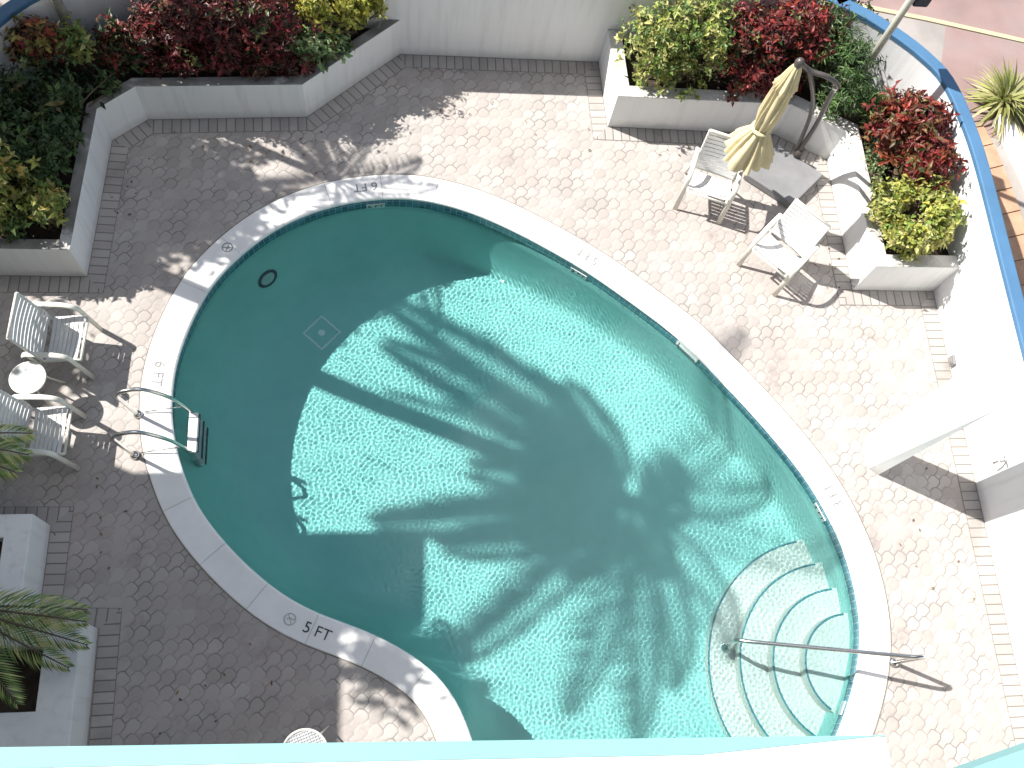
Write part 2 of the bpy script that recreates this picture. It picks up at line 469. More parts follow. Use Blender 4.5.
def border(name, pts):
    bm = bmesh.new(); uvl = bm.loops.layers.uv.new('UVMap')
    Q = offset_poly(pts, .2); s = 0
    P = [Vector((p[0], p[1])) for p in pts]
    for k in range(len(pts) - 1):
        L = (P[k + 1] - P[k]).length
        vs = [bm.verts.new((*c, .004)) for c in (P[k], P[k + 1], Q[k + 1], Q[k])]
        t = (P[k + 1] - P[k]).normalized()
        f = bm.faces.new(vs)
        for lp, v in zip(f.loops, vs):
            lp[uvl].uv = (s + (Vector(v.co[:2]) - P[k]).dot(t), 0 if v in vs[:2] else .2)
        if f.normal.z < 0: f.normal_flip()
        s += L
    bm.normal_update()
    for f in bm.faces:
        if f.normal.z < 0: f.normal_flip()
    struct(name, bm, M['border'])
LP = [(-6.2, 4.98), (-3.35, 4.98), (-3.27, 6.73), (-2.9, 7.04), (-1.08, 7.15), (.02, 8.13)]      # face of the left planter
RP = [(2.54, 8.13), (2.58, 7.15), (4.72, 7.12), (5.36, 6.76), (5.38, 4.93), (6.4, 4.93)]         # face of the right planter
border('paver_border', LP + RP + [(6.4, -2.5)])
border('paver_border', [(-2.78, -1.2), (-2.83, 1.23), (-3.39, 1.25), (-3.39, 2.23), (-4.6, 2.25)])

# ------------------------------------------------------------------ pool shell, coping, tiles
def coping():
    bm = bmesh.new()
    W, GAP = .305, .004
    start = 0.0
    n = round(PERIM / .6); L = ARC[-1] / n
    seg = 6
    def at(s, off):
        s = s % ARC[-1]
        k = int(np.searchsorted(ARC, s, side='right') - 1) % NR; t = (s - ARC[k]) / (ARC[k + 1] - ARC[k])
        j = (k + 1) % NR
        p = RIM[k] * (1 - t) + RIM[j] * t; nn = RN[k] * (1 - t) + RN[j] * t; nn /= np.linalg.norm(nn)
        return p + nn * off
    off0 = .28
    for q in range(n):
        a = q * L + GAP / 2 + off0; b = (q + 1) * L - GAP / 2 + off0
        prof = [(0.0, -.045), (-.012, -.034), (-.016, -.018), (-.012, -.002), (0.002, .010), (.012, .013), (W - .008, .013), (W, .006), (W, -.06)]
        dz = random.uniform(-.0015, .0015)
        rows = []
        for i in range(seg + 1):
            s = a + (b - a) * i / seg
            rows.append([bm.verts.new((*at(s, o), z + dz)) for o, z in prof])
        for i in range(seg):
            for k in range(len(prof) - 1):
                bm.faces.new((rows[i][k], rows[i + 1][k], rows[i + 1][k + 1], rows[i][k + 1]))
        bm.faces.new(rows[0]); bm.faces.new(list(reversed(rows[-1])))
    bmesh.ops.recalc_face_normals(bm, faces=bm.faces[:])
    o = struct('pool_coping', bm, M['coping'])
    # mortar bed under the slabs shows in the joints
    bm = bmesh.new()
    a = [bm.verts.new((*(RIM[i] + RN[i] * .012), .004)) for i in range(NR)]; b = [bm.verts.new((*(RIM[i] + RN[i] * (W + .012)), .004)) for i in range(NR)]
    for i in range(NR):
        j = (i + 1) % NR; bm.faces.new((a[i], a[j], b[j], b[i]))
    for f in bm.faces:
        f.normal_update()
        if f.normal.z < 0: f.normal_flip()
    struct('coping_mortar_bed', bm, mottled('mortar', (.22, .20, .17), .95, 6, .3))
coping()

STEPS = [(1.45, -.98), (1.15, -.77), (.84, -.555), (.55, -.345)]        # radius, tread height
def pool_shell():
    bm = bmesh.new(); uvl = bm.loops.layers.uv.new('UVMap')
    # tile band
    a = [bm.verts.new((*(RIM[i] + RN[i] * .010), -.03)) for i in range(NR)]; b = [bm.verts.new((*(RIM[i] + RN[i] * .010), -.256)) for i in range(NR)]
    for i in range(NR):
        j = (i + 1) % NR; f = bm.faces.new((a[i], a[j], b[j], b[i]))
        for lp, uv in zip(f.loops, ((ARC[i], .226), (ARC[i + 1], .226), (ARC[i + 1], 0), (ARC[i], 0))): lp[uvl].uv = uv
    o1 = struct('waterline_tile_band', bm, M['tile'])
    bm = bmesh.new()
    # wall, cove and floor in rings
    prof = [(.012, -.25), (-.004, -.26)]
    CO = .85
    rings = []
    def z_at(p, s):
        D = float(floor_depth(p[0], p[1])); zf = WATER_Z - D + .0
        z_top = -.26
        h = z_top - zf
        near_steps = np.clip(1 - (math.hypot(p[0] - STEP_C[0], p[1] - STEP_C[1]) - 1.0) / 1.6, 0, 1)
        q_ = np.clip((p[0] + .9 * p[1] - 4.9) / .8, 0, 1)      # the far right wall drops almost straight
        c = .72 * (h / 1.3) * (1 - .5 * near_steps) * (1 - .72 * q_)
        # quarter ellipse cove: vertical at the top, flat at the floor
        if s >= c: return zf
        t = s / c
        e = 1 - math.sqrt(max(0, 1 - (1 - t) ** 2.6))
        return zf + h * (1 - (1 - (1 - t) ** 2.6) ** .5) if False else zf + h * (1 - t) ** 2.4
    offs = [.012, 0, -.01, -.03, -.06, -.1, -.15, -.2, -.27, -.35, -.45, -.55, -.68, -.82, -.97]
    base = RIM.copy(); n0 = RN.copy()
    for k, of in enumerate(offs):
        P = base + n0 * of
        for _ in range(int(max(0, -of) * 30)): P = .5 * P + .25 * (np.roll(P, 1, 0) + np.roll(P, -1, 0))
        rings.append([bm.verts.new((p[0], p[1], -.25 if of > 0 else z_at(p, -of))) for p in P])
    for r0, r1 in zip(rings[:-1], rings[1:]):
        for i in range(NR):
            j = (i + 1) % NR; bm.faces.new((r0[i], r0[j], r1[j], r1[i]))
    # floor: strips from the last ring towards a spine
    last = np.array([v.co[:2] for v in rings[-1]]); prev = rings[-1]
    c = np.array((1.2, 2.55))
    for q in (.8, .6, .4, .2):
        P = c + (last - c) * q
        ring = [bm.verts.new((p[0], p[1], WATER_Z - float(floor_depth(p[0], p[1])))) for p in P]
        for i in range(NR):
            j = (i + 1) % NR; bm.faces.new((prev[i], prev[j], ring[j], ring[i]))
        prev = ring
    cv = bm.verts.new((c[0], c[1], WATER_Z - float(floor_depth(*c))))
    for i in range(NR): bm.faces.new((prev[i], prev[(i + 1) % NR], cv))
    bmesh.ops.recalc_face_normals(bm, faces=bm.faces[:])
    o2 = struct('pool_floor', bm, M['plaster'], True)
    # steps: concentric drums, clipped outside by the pool wall that hides them
    bm = bmesh.new(); em = bmesh.new()
    for r, z in STEPS:
        n = 72; pts = []
        for k in range(n + 1):
            th = PI * .42 + (PI * 1.2) * k / n
            pts.append((STEP_C[0] + r * math.cos(th), STEP_C[1] + r * math.sin(th)))
        # keep the arc inside the pool
        inside = [p for p in pts if is_inside(p)]
        top = [bm.verts.new((p[0], p[1], z)) for p in inside]; lowv = [bm.verts.new((p[0], p[1], z - .30)) for p in inside]
        # tread: a fan to the wall side
        k0, k1 = nearest(*inside[0]), nearest(*inside[-1])
        fan = bm.verts.new((STEP_C[0] - .03, STEP_C[1], z))
        wallv = []
        idx = k0
        seq = [k0]
        stepdir = arc_dir(k0, k1)
        while idx != k1:
            idx = (idx + stepdir) % NR; seq.append(idx)
        wallv = [bm.verts.new((*(RIM[k] + RN[k] * .02), z)) for k in seq]
        for i in range(len(top) - 1):
            bm.faces.new((lowv[i], lowv[i + 1], top[i + 1], top[i])); bm.faces.new((top[i], top[i + 1], fan))
        for i in range(len(wallv) - 1): bm.faces.new((wallv[i + 1], wallv[i], fan))
        bm.faces.new((top[0], fan, wallv[0])); bm.faces.new((fan, top[-1], wallv[-1]))
        # dark trim tile along the nosing
        tube(em, [(STEP_C[0] + (r - .012) * math.cos(math.atan2(p[1] - STEP_C[1], p[0] - STEP_C[0])), STEP_C[1] + (r - .012) * math.sin(math.atan2(p[1] - STEP_C[1], p[0] - STEP_C[0])), z + .001) for p in inside[1:-1]], .011, 6, True, .35, (0, 0, 1))
    for f in bm.faces:
        f.normal_update()
    bmesh.ops.recalc_face_normals(bm, faces=bm.faces[:])
    for f in bm.faces:
        if abs(f.normal.z) > .9 and f.normal.z < 0: f.normal_flip()
    o3 = struct('pool_steps', bm, M['step_plaster'])
    o4 = struct('step_edge_tiles', em, mottled('step_trim_tile', (.06, .23, .28), .3, 10, .2))
    return [o1, o2, o3, o4]
def is_inside(p):
    x, y = p; c = False; P = RIM
    for i in range(NR):
        x0, y0 = P[i]; x1, y1 = P[i - 1]
        if (y0 > y) != (y1 > y) and x < (x1 - x0) * (y - y0) / (y1 - y0) + x0: c = not c
    return c
def arc_dir(k0, k1):
    n1 = (k1 - k0) % NR
    return 1 if n1 < NR / 2 else -1
RECV = pool_shell()

def water():
    H = .0075
    x0, y0 = RIM.min(0) - .05; x1, y1 = RIM.max(0) + .05
    xs = np.arange(x0, x1, H); ys = np.arange(y0, y1, H)
    rg = np.random.default_rng(3)
    comps = []
    for k in range(46):
        lam = rg.uniform(.028, .072) if k < 38 else rg.uniform(.5, 1.3)
        th = rg.normal(-.45, 1.1) if k < 38 else rg.normal(-.45, .6)
        kk = 2 * PI / lam
        slope = (.0019 if k < 38 else .004)
        comps.append((kk * math.cos(th), kk * math.sin(th), rg.uniform(0, 2 * PI), slope / kk))
    X, Y = np.meshgrid(xs, ys, indexing='ij')
    Z = np.zeros_like(X)
    for kx, ky, ph, a in comps: Z += a * np.sin(kx * X + ky * Y + ph)
    inner = np.zeros(X.shape, bool)
    Pr = RIM + RN * .03
    # even-odd test, vectorised
    for i in range(NR):
        ax, ay = Pr[i]; bx, by = Pr[i - 1]
        if ay == by: continue
        cond = ((ay > Y) != (by > Y)) & (X < (bx - ax) * (Y - ay) / (by - ay) + ax)
        inner ^= cond
    idx = -np.ones(X.shape, int)
    use = np.zeros(X.shape, bool)
    c = inner
    quad = c[:-1, :-1] | c[1:, :-1] | c[1:, 1:] | c[:-1, 1:]
    for di in (0, 1):
        for dj in (0, 1): use[di:di + quad.shape[0], dj:dj + quad.shape[1]] |= quad
    idx[use] = np.arange(use.sum())
    verts = np.column_stack([X[use], Y[use], Z[use] + WATER_Z])
    q = np.argwhere(quad)
    faces = np.column_stack([idx[q[:, 0], q[:, 1]], idx[q[:, 0] + 1, q[:, 1]], idx[q[:, 0] + 1, q[:, 1] + 1], idx[q[:, 0], q[:, 1] + 1]])
    me = bpy.data.meshes.new('pool_water'); me.from_pydata(verts.tolist(), [], faces.tolist()); me.update()
    me.polygons.foreach_set('use_smooth', [True] * len(me.polygons))
    me.materials.append(M['water'])
    o = link(bpy.data.objects.new('pool_water', me)); o['kind'] = 'structure'
    o.cycles.is_caustics_caster = True
water()
# ------------------------------------------------------------------ markers, fittings, rails
def flat_mesh_text(txt, size, extrude=.0012):
    cu = bpy.data.curves.new('t', 'FONT'); cu.body = txt; cu.size = size; cu.align_x = 'CENTER'; cu.align_y = 'CENTER'; cu.extrude = extrude
    o = bpy.data.objects.new('t', cu); COL.objects.link(o)
    dg = bpy.context.evaluated_depsgraph_get(); dg.update()
    me = bpy.data.meshes.new_from_object(o.evaluated_get(dg))
    bpy.data.objects.remove(o); return me

def place_flat(o, x, y, z, upv):
    u = Vector((upv[0], upv[1], 0)).normalized(); r = Vector((u.y, -u.x, 0))
    m = Matrix.Identity(4)
    for i in range(3): m[i][0] = r[i]; m[i][1] = u[i]; m[i][2] = (0, 0, 1)[i]
    m[0][3], m[1][3], m[2][3] = x, y, z
    o.matrix_world = m

def deck_marker(x, y, txt, mat, label, symbol_dx=None):
    k = nearest(x, y); inward = -RN[k]
    p = RIM[k] + RN[k] * .155
    me = flat_mesh_text(txt, .155); me.materials.append(mat)
    o = link(bpy.data.objects.new('depth_marker', me)); tag(o, label, 'depth marker', 'depth numbers painted on the pool coping')
    place_flat(o, p[0], p[1], .0155, inward)

def no_diving(x, y, mat, label):
    k = nearest(x, y); inward = -RN[k]
    p = RIM[k] + RN[k] * .155
    bm = bmesh.new()
    ring = [(.055 * math.cos(t), .055 * math.sin(t), 0) for t in np.linspace(0, 2 * PI, 33)]
    tube(bm, ring, .006, 6, False, .2, (0, 0, 1))
    tube(bm, [(-.038, .038, 0), (.038, -.038, 0)], .005, 6, True, .2, (0, 0, 1))
    tube(bm, [(-.028, -.012, 0), (-.005, .012, 0), (.03, .006, 0)], .006, 6, True, .2, (0, 0, 1))
    box(bm, .026, .04, .01, .024, -.001, .001)
    o = obj('no_diving_symbol', bm, mat); tag(o, label, 'no diving symbol', 'no diving symbols on the coping')
    place_flat(o, p[0], p[1], .0155, inward)

deck_marker(-.39, 6.2, '6 FT', M['worn_glare_text'], 'worn, glare-paled grey 6 FT depth marking on the back edge of the pool coping')
deck_marker(-2.54, 3.87, '6 FT', M['worn_glare_text'], 'worn, glare-paled 6 FT depth marking on the coping just behind the pool ladder')
deck_marker(-.80, 1.14, '5 FT', M['paint_text'], 'dark 5 FT depth marking on the shaded front left coping')
deck_marker(2.21, 5.39, '5 FT', M['worn_glare_text'], 'worn, glare-paled 5 FT depth marking on the sunlit coping across from the sun chairs')
deck_marker(4.76, 2.4, '3 FT', M['worn_glare_text'], 'worn, glare-paled 3 FT depth marking on the coping near the slab pillar')
no_diving(-1.89, 5.39, M['worn_glare_text'], 'round no diving symbol on the shaded back left coping')
no_diving(-1.03, 1.27, M['ghost_text'], 'worn no diving symbol beside the dark 5 FT marking')
no_diving(4.79, .38, M['ghost_text'], 'almost worn away no diving symbol beside the pool steps')

def tile_marker(x, y, txt, label):
    k = nearest(x, y); n = -RN[k]; p = RIM[k] + n * .0
    root = thing('tile_marker', label, 'tile marker', (p[0], p[1], -.19), 0, 'white depth tiles set in the waterline tiles')
    bm = bmesh.new(); wd = .11 if txt else .075
    box(bm, -wd, wd, -.06, .06, -.004, .004)
    a = obj('tile', bm, M['white_tile'], root)
    kids = [a]
    if txt:
        me = flat_mesh_text(txt, .105); me.materials.append(M['paint_text'])
        b = link(bpy.data.objects.new('lettering', me), root); b.location = (0, 0, .0055); kids.append(b)
    # upright on the wall, facing the water
    r = Vector((-n[1], n[0], 0)); u = Vector((0, 0, 1)); f = Vector((n[0], n[1], 0))
    r = u.cross(f)
    m = Matrix.Identity(4)
    for i in range(3): m[i][0] = r[i]; m[i][1] = u[i]; m[i][2] = f[i]; m[i][3] = (p[0], p[1], -.19)[i]
    root.matrix_world = m
    for q in kids: q.cycles.is_caustics_receiver = True
tile_marker(-.27, 6.02, '6 FT', 'white 6 FT tile under the back coping in the shaded waterline')
tile_marker(2.1, 5.25, '5 FT', 'white 5 FT tile in the waterline below the long right hand coping')
tile_marker(4.6, 2.26, '3 FT', 'white 3 FT tile in the waterline nearest the pool steps')
tile_marker(4.53, .24, '', 'blank white tile in the waterline beside the pool steps')
# skimmer mouth
k = nearest(3.3, 4.2); n = -RN[k]; p = RIM[k]
root = thing('skimmer', 'white skimmer slot in the waterline under the leaf shadow on the coping', 'skimmer')
bm = bmesh.new()
for (x0, x1, y0, y1) in ((-.16, .16, .06, .085), (-.16, .16, -.085, -.06), (-.16, -.135, -.06, .06), (.135, .16, -.06, .06)): box(bm, x0, x1, y0, y1, -.006, .012)
obj('frame', bm, M['tread'], root)
bm = bmesh.new(); box(bm, -.134, .134, -.059, .059, -.006, .004); obj('flap', bm, M['white_tile'], root)
f = Vector((n[0], n[1], 0)); r = Vector((0, 0, 1)).cross(f); m4 = Matrix.Identity(4)
for i in range(3): m4[i][0] = r[i]; m4[i][1] = (0, 0, 1)[i]; m4[i][2] = f[i]; m4[i][3] = (p[0], p[1], -.12)[i]
root.matrix_world = m4

# pool light on the wall, drain on the floor
def shell_z(x, y, guess=-1.0):
    dg = bpy.context.evaluated_depsgraph_get(); dg.update()
    ok, loc, nor, i = RECV[1].ray_cast(Vector((x, y, 0)), Vector((0, 0, -1)))
    return (loc, nor) if ok else (Vector((x, y, guess)), Vector((0, 0, 1)))
def on_shell(root, x, y, lift):
    loc, nor = shell_z(x, y)
    if nor.z < 0: nor = -nor
    root.matrix_world = Matrix.Translation(loc + nor * lift) @ nor.to_track_quat('Z', 'Y').to_matrix().to_4x4()
root = thing('pool_light', 'round underwater pool light with dark ring on the shaded back left wall', 'pool light')
bm = bmesh.new(); tube(bm, [(.115 * math.cos(t), .115 * math.sin(t), 0) for t in np.linspace(0, 2 * PI, 33)], .02, 8, False, .7, (0, 0, 1)); a = obj('ring', bm, M['dark_plastic'], root)
bm = bmesh.new(); bmesh.ops.create_cone(bm, cap_ends=True, segments=32, radius1=.1, radius2=.09, depth=.014); b = obj('lens', bm, mottled('lamp_lens', (.40, .5, .48), .2, 8, .1), root)
on_shell(root, -1.53, 5.30, .012)
for q in (a, b): q.cycles.is_caustics_receiver = True
root = thing('floor_drain', 'square drain outlined in white tiles on the deep pool floor', 'drain')
bm = bmesh.new()
S = .165
for (x0, x1, y0, y1) in ((-S, S, S - .022, S), (-S, S, -S, -S + .022), (-S, -S + .022, -S + .022, S - .022), (S - .022, S, -S + .022, S - .022)): box(bm, x0, x1, y0, y1, -.004, .004)
a = obj('border_tiles', bm, M['white_tile'], root)
bm = bmesh.new(); bmesh.ops.create_cone(bm, cap_ends=True, segments=24, radius1=.045, radius2=.04, depth=.012)
b = obj('grate', bm, M['white_tile'], root)
loc, nor = shell_z(-.92, 4.82)
root.matrix_world = Matrix.Translation(loc + Vector((0, 0, .006))) @ Matrix.Rotation(math.radians(47), 4, 'Z')
for q in (a, b): q.cycles.is_caustics_receiver = True
root = thing('return_fitting', 'small white return fitting below the back waterline', 'inlet')
bm = bmesh.new(); bmesh.ops.create_cone(bm, cap_ends=True, segments=20, radius1=.032, radius2=.026, depth=.014); a = obj('cover', bm, M['white_tile'], root)
bm = bmesh.new(); bmesh.ops.create_cone(bm, cap_ends=True, segments=14, radius1=.01, radius2=.01, depth=.018); b = obj('nozzle', bm, M['white_tile'], root)
on_shell(root, 1.30, 5.50, .004)
for q in (a, b): q.cycles.is_caustics_receiver = True

def bent(pts, r=.08, n=6):
    """polyline with rounded corners"""
    P = [Vector(p) for p in pts]; out = [P[0]]
    for i in range(1, len(P) - 1):
        a, b, c = P[i - 1], P[i], P[i + 1]
        u = (a - b); v = (c - b); q = min(r, u.length * .48, v.length * .48)
        s = b + u.normalized() * q; e = b + v.normalized() * q
        for k in range(n + 1):
            t = k / n; out.append(s * (1 - t) ** 2 + b * 2 * t * (1 - t) + e * t * t)
    out.append(P[-1]); return out

# ladder
root = thing('pool_ladder', 'stainless steel pool ladder with two hoop rails on the left coping', 'ladder', (-2.66, 3.19, 0), math.radians(1))
def rail(y):
    bm = bmesh.new()
    tube(bm, bent([(0, y, .0), (-.02, y, .1), (-.10, y + .015, .60), (.16, y + .045, .66), (.40, y + .05, .36), (.515, y + .05, -.05), (.53, y + .05, -1.15)], .17, 8), .021, 12)
    return bm
for y in (.20, -.24):
    obj('rail', rail(y), M['steel'], root, True)
    bm = bmesh.new(); bmesh.ops.create_cone(bm, cap_ends=True, segments=20, radius1=.05, radius2=.035, depth=.03); bmesh.ops.translate(bm, verts=bm.verts[:], vec=(0, y, .027)); obj('foot_flange', bm, M['steel'], root, True)
    bm = bmesh.new(); tube(bm, [(.06, y + .02, .03), (.475, y + .05, .10)], .007, 8); obj('brace', bm, M['steel'], root, True)
for z, m in ((-.06, M['tread']), (-.36, M['tread']), (-.66, M['tread'])):
    bm = bmesh.new(); box(bm, .49, .585, -.20, .235, z - .03, z, .008); t = obj('tread', bm, m, root)
    bm = bmesh.new(); box(bm, .586, .60, -.19, .225, z - .055, z - .002, .003); obj('tread_edge', bm, M['dark_plastic'], t)
# hand rail at the steps
root = thing('hand_rail', 'long stainless steel hand rail sloping over the round pool steps', 'hand rail', (5.06, .66, 0))
bm = bmesh.new()
tube(bm, bent([(0, 0, 0), (.0, 0, .66), (-.14, .0, .69), (-1.55, .235, .20), (-1.68, .265, .13), (-1.56, .25, -.5), (-1.55, .25, -.765)], .06, 8), .021, 12)
obj('rail', bm, M['steel'], root, True)
bm = bmesh.new(); bmesh.ops.create_cone(bm, cap_ends=True, segments=20, radius1=.05, radius2=.035, depth=.03); bmesh.ops.translate(bm, verts=bm.verts[:], vec=(0, 0, .03)); obj('foot_flange', bm, M['steel'], root, True)
bm = bmesh.new(); bmesh.ops.create_cone(bm, cap_ends=True, segments=20, radius1=.055, radius2=.04, depth=.03); bmesh.ops.translate(bm, verts=bm.verts[:], vec=(-1.55, .25, -.755)); obj('foot_flange', bm, M['white_tile'], root, True)

# ------------------------------------------------------------------ walls and planters
wall_pts = [(-9, 3.6), (-6.4, 4.4), (-5.2, 5.5), (-4.75, 6.2), (-4.35, 6.85), (-3.85, 7.52), (-3.2, 7.93), (-2.4, 8.12), (0, 8.135), (4.55, 8.135), (4.98, 8.07), (5.38, 7.89), (5.75, 7.60), (6.04, 7.30), (6.24, 6.98), (6.35, 6.45), (6.40, 5.8), (6.40, 4.5), (6.40, 1), (6.40, -2.6)]
wp = [tuple(p) for p in catmull(wall_pts, 4)]
root = thing('courtyard_wall', 'white curved courtyard wall with bright blue cap around the pool deck', 'wall')
bm = bmesh.new(); wall_strip(bm, wp, .15, 0, 1.25); obj('wall', bm, M['white_wall'], root)
bm = bmesh.new(); cp = offset_poly(wp, .006); wall_strip(bm, cp, .148, 1.2505, 1.31, .012); obj('cap', bm, M['blue_cap'], root)

def planter(name, label, face, back, h, soil_z, rimw, rim_mat):
    """retaining wall along the polyline face (deck on the right of travel), soil behind it"""
    root = thing(name, label, 'planter')
    bm = bmesh.new(); wall_strip(bm, face, rimw, 0, h, .008); obj('wall', bm, M['planter_wall'], root)
    if rim_mat is not None:
        bm = bmesh.new(); wall_strip(bm, offset_poly(face, -.004), rimw - .006, h + .0005, h + .006); obj('rim_top', bm, rim_mat, root)
    inner = offset_poly(face, -(rimw - .004))
    bm = bmesh.new(); poly = inner + back
    top = [bm.verts.new((p[0], p[1], soil_z)) for p in poly]
    f = bm.faces.new(top); bmesh.ops.triangulate(bm, faces=[f])
    bmesh.ops.subdivide_edges(bm, edges=bm.edges[:], cuts=5, use_grid_fill=True)
    bmesh.ops.recalc_face_normals(bm, faces=bm.faces[:])
    for v in bm.verts: v.co.z += .025 * math.sin(v.co.x * 9) * math.cos(v.co.y * 11)
    for f in bm.faces:
        if f.normal.z < 0: f.normal_flip()
    obj('soil', bm, M['soil'], root)
    return root
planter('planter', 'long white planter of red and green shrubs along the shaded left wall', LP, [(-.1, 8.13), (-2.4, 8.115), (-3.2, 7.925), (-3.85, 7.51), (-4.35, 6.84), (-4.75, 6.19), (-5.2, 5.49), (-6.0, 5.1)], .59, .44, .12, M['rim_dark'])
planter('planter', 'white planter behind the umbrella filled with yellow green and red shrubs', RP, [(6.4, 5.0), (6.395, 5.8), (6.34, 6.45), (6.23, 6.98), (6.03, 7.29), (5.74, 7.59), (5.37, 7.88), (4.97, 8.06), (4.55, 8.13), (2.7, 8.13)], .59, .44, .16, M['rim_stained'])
# small two level planter in the lower left corner
root = thing('planter', 'stepped white planter box with spiky plant in the lower left corner', 'planter')
bm = bmesh.new()
prism(bm, [(-6, 2.24), (-6, 2.02), (-3.62, 2.02), (-3.62, 1.255), (-3.39, 1.255), (-3.39, 2.24)], 0, .5, .008)
obj('rear_wall', bm, M['planter_wall'], root)
bm = bmesh.new()
prism(bm, [(-6, 1.24), (-6, 1.04), (-3.14, 1.04), (-3.14, .48), (-6, .48), (-6, .02), (-2.82, .02), (-2.84, 1.24)], 0, .5, .008)
obj('front_wall', bm, M['planter_wall'], root)
bm = bmesh.new(); box(bm, -6, -3.63, 1.26, 2.01, .0, .36); box(bm, -6, -3.15, .49, 1.03, 0, .2); obj('soil', bm, M['soil'], root)

# slab pillar and its tap
root = thing('slab_pillar', 'tall white slab pillar standing on the deck before the right wall', 'pillar')
bm = bmesh.new()
lo_ = [(5.17, 2.73), (5.27, 2.655), (5.31, 3.07), (5.21, 3.11)]; hi_ = [(5.18, 2.735), (5.235, 2.60), (5.26, 3.05), (5.21, 3.09)]
a = [bm.verts.new((*p, 0)) for p in lo_]; b = [bm.verts.new((*p, 2.40)) for p in hi_]
bm.faces.new(list(reversed(a))); bm.faces.new(b)
for i in range(4): bm.faces.new((a[i], a[(i + 1) % 4], b[(i + 1) % 4], b[i]))
bmesh.ops.recalc_face_normals(bm, faces=bm.faces[:])
obj('shaft', bm, M['white_wall'], root)
root = thing('wall_tap', 'small metal tap on the white wall beside the pillar shadow', 'tap', (6.4, 2.62, .62))
bm = bmesh.new(); tube(bm, bent([(0, 0, 0), (-.09, 0, 0), (-.11, 0, -.07)], .03), .012, 10); obj('spout', bm, M['steel'], root, True)
bm = bmesh.new(); tube(bm, [(-.05, -.045, .045), (-.05, .045, .045)], .009, 8); tube(bm, [(-.05, 0, 0), (-.05, 0, .045)], .007, 8); obj('handle', bm, M['steel'], root, True)
root = thing('wall_socket', 'small grey fitting low on the white wall behind the pillar', 'fitting', (6.398, 3.98, .10), 0)
bm = bmesh.new(); box(bm, -.035, 0, -.06, .06, -.05, .05, .008); obj('box', bm, M['base_grey'], root)
bm = bmesh.new(); box(bm, -.05, -.0355, -.04, .04, -.02, .035, .005); obj('cover', bm, M['steel'], root)

# ------------------------------------------------------------------ the hotel: facade under the camera and the wing at the left
root = thing('hotel_building', 'white hotel front with turquoise edged ledges along the bottom edge', 'building')
bm = bmesh.new(); box(bm, -6, 9, -4.0, -2.2, 0, 12.5); obj('wall', bm, M['facade'], root)
def ledge(out, inn, z):
    """white slab with a turquoise nosing between the outer line out and the inner line inn"""
    bm = bmesh.new()
    prism(bm, [(inn[0][0], -2.2)] + [(inn[-1][0] + .02, -2.2)] + list(reversed(inn)), z - .16, z, .004); l = obj('ledge', bm, M['facade'], root)
    bm = bmesh.new()
    prism(bm, list(reversed(out)) + [(p[0], p[1] + .001) for p in inn], z - .2, z + .004); obj('edge_trim', bm, M['teal_paint'], l)
ledge([(-5.5, .222), (2.84, -.018)], [(-5.5, .105), (-2.1, .018), (1.72, -.078), (2.80, -.022), (2.845, -.03)], 4.0)
ledge([(3.28, -.235), (8.0, .95)], [(3.30, -.33), (8.0, .85)], 4.0)
root = thing('hotel_wing', 'white hotel wing beyond the left edge shading the left deck', 'building')
bm = bmesh.new(); box(bm, -16, -7.12, -8, 4.83, 0, 5.05); obj('wall', bm, M['facade'], root)
bm = bmesh.new(); box(bm, -16, -5.20, -8, 4.85, 5.052, 5.25, .01); obj('roof_slab', bm, M['facade'], root)

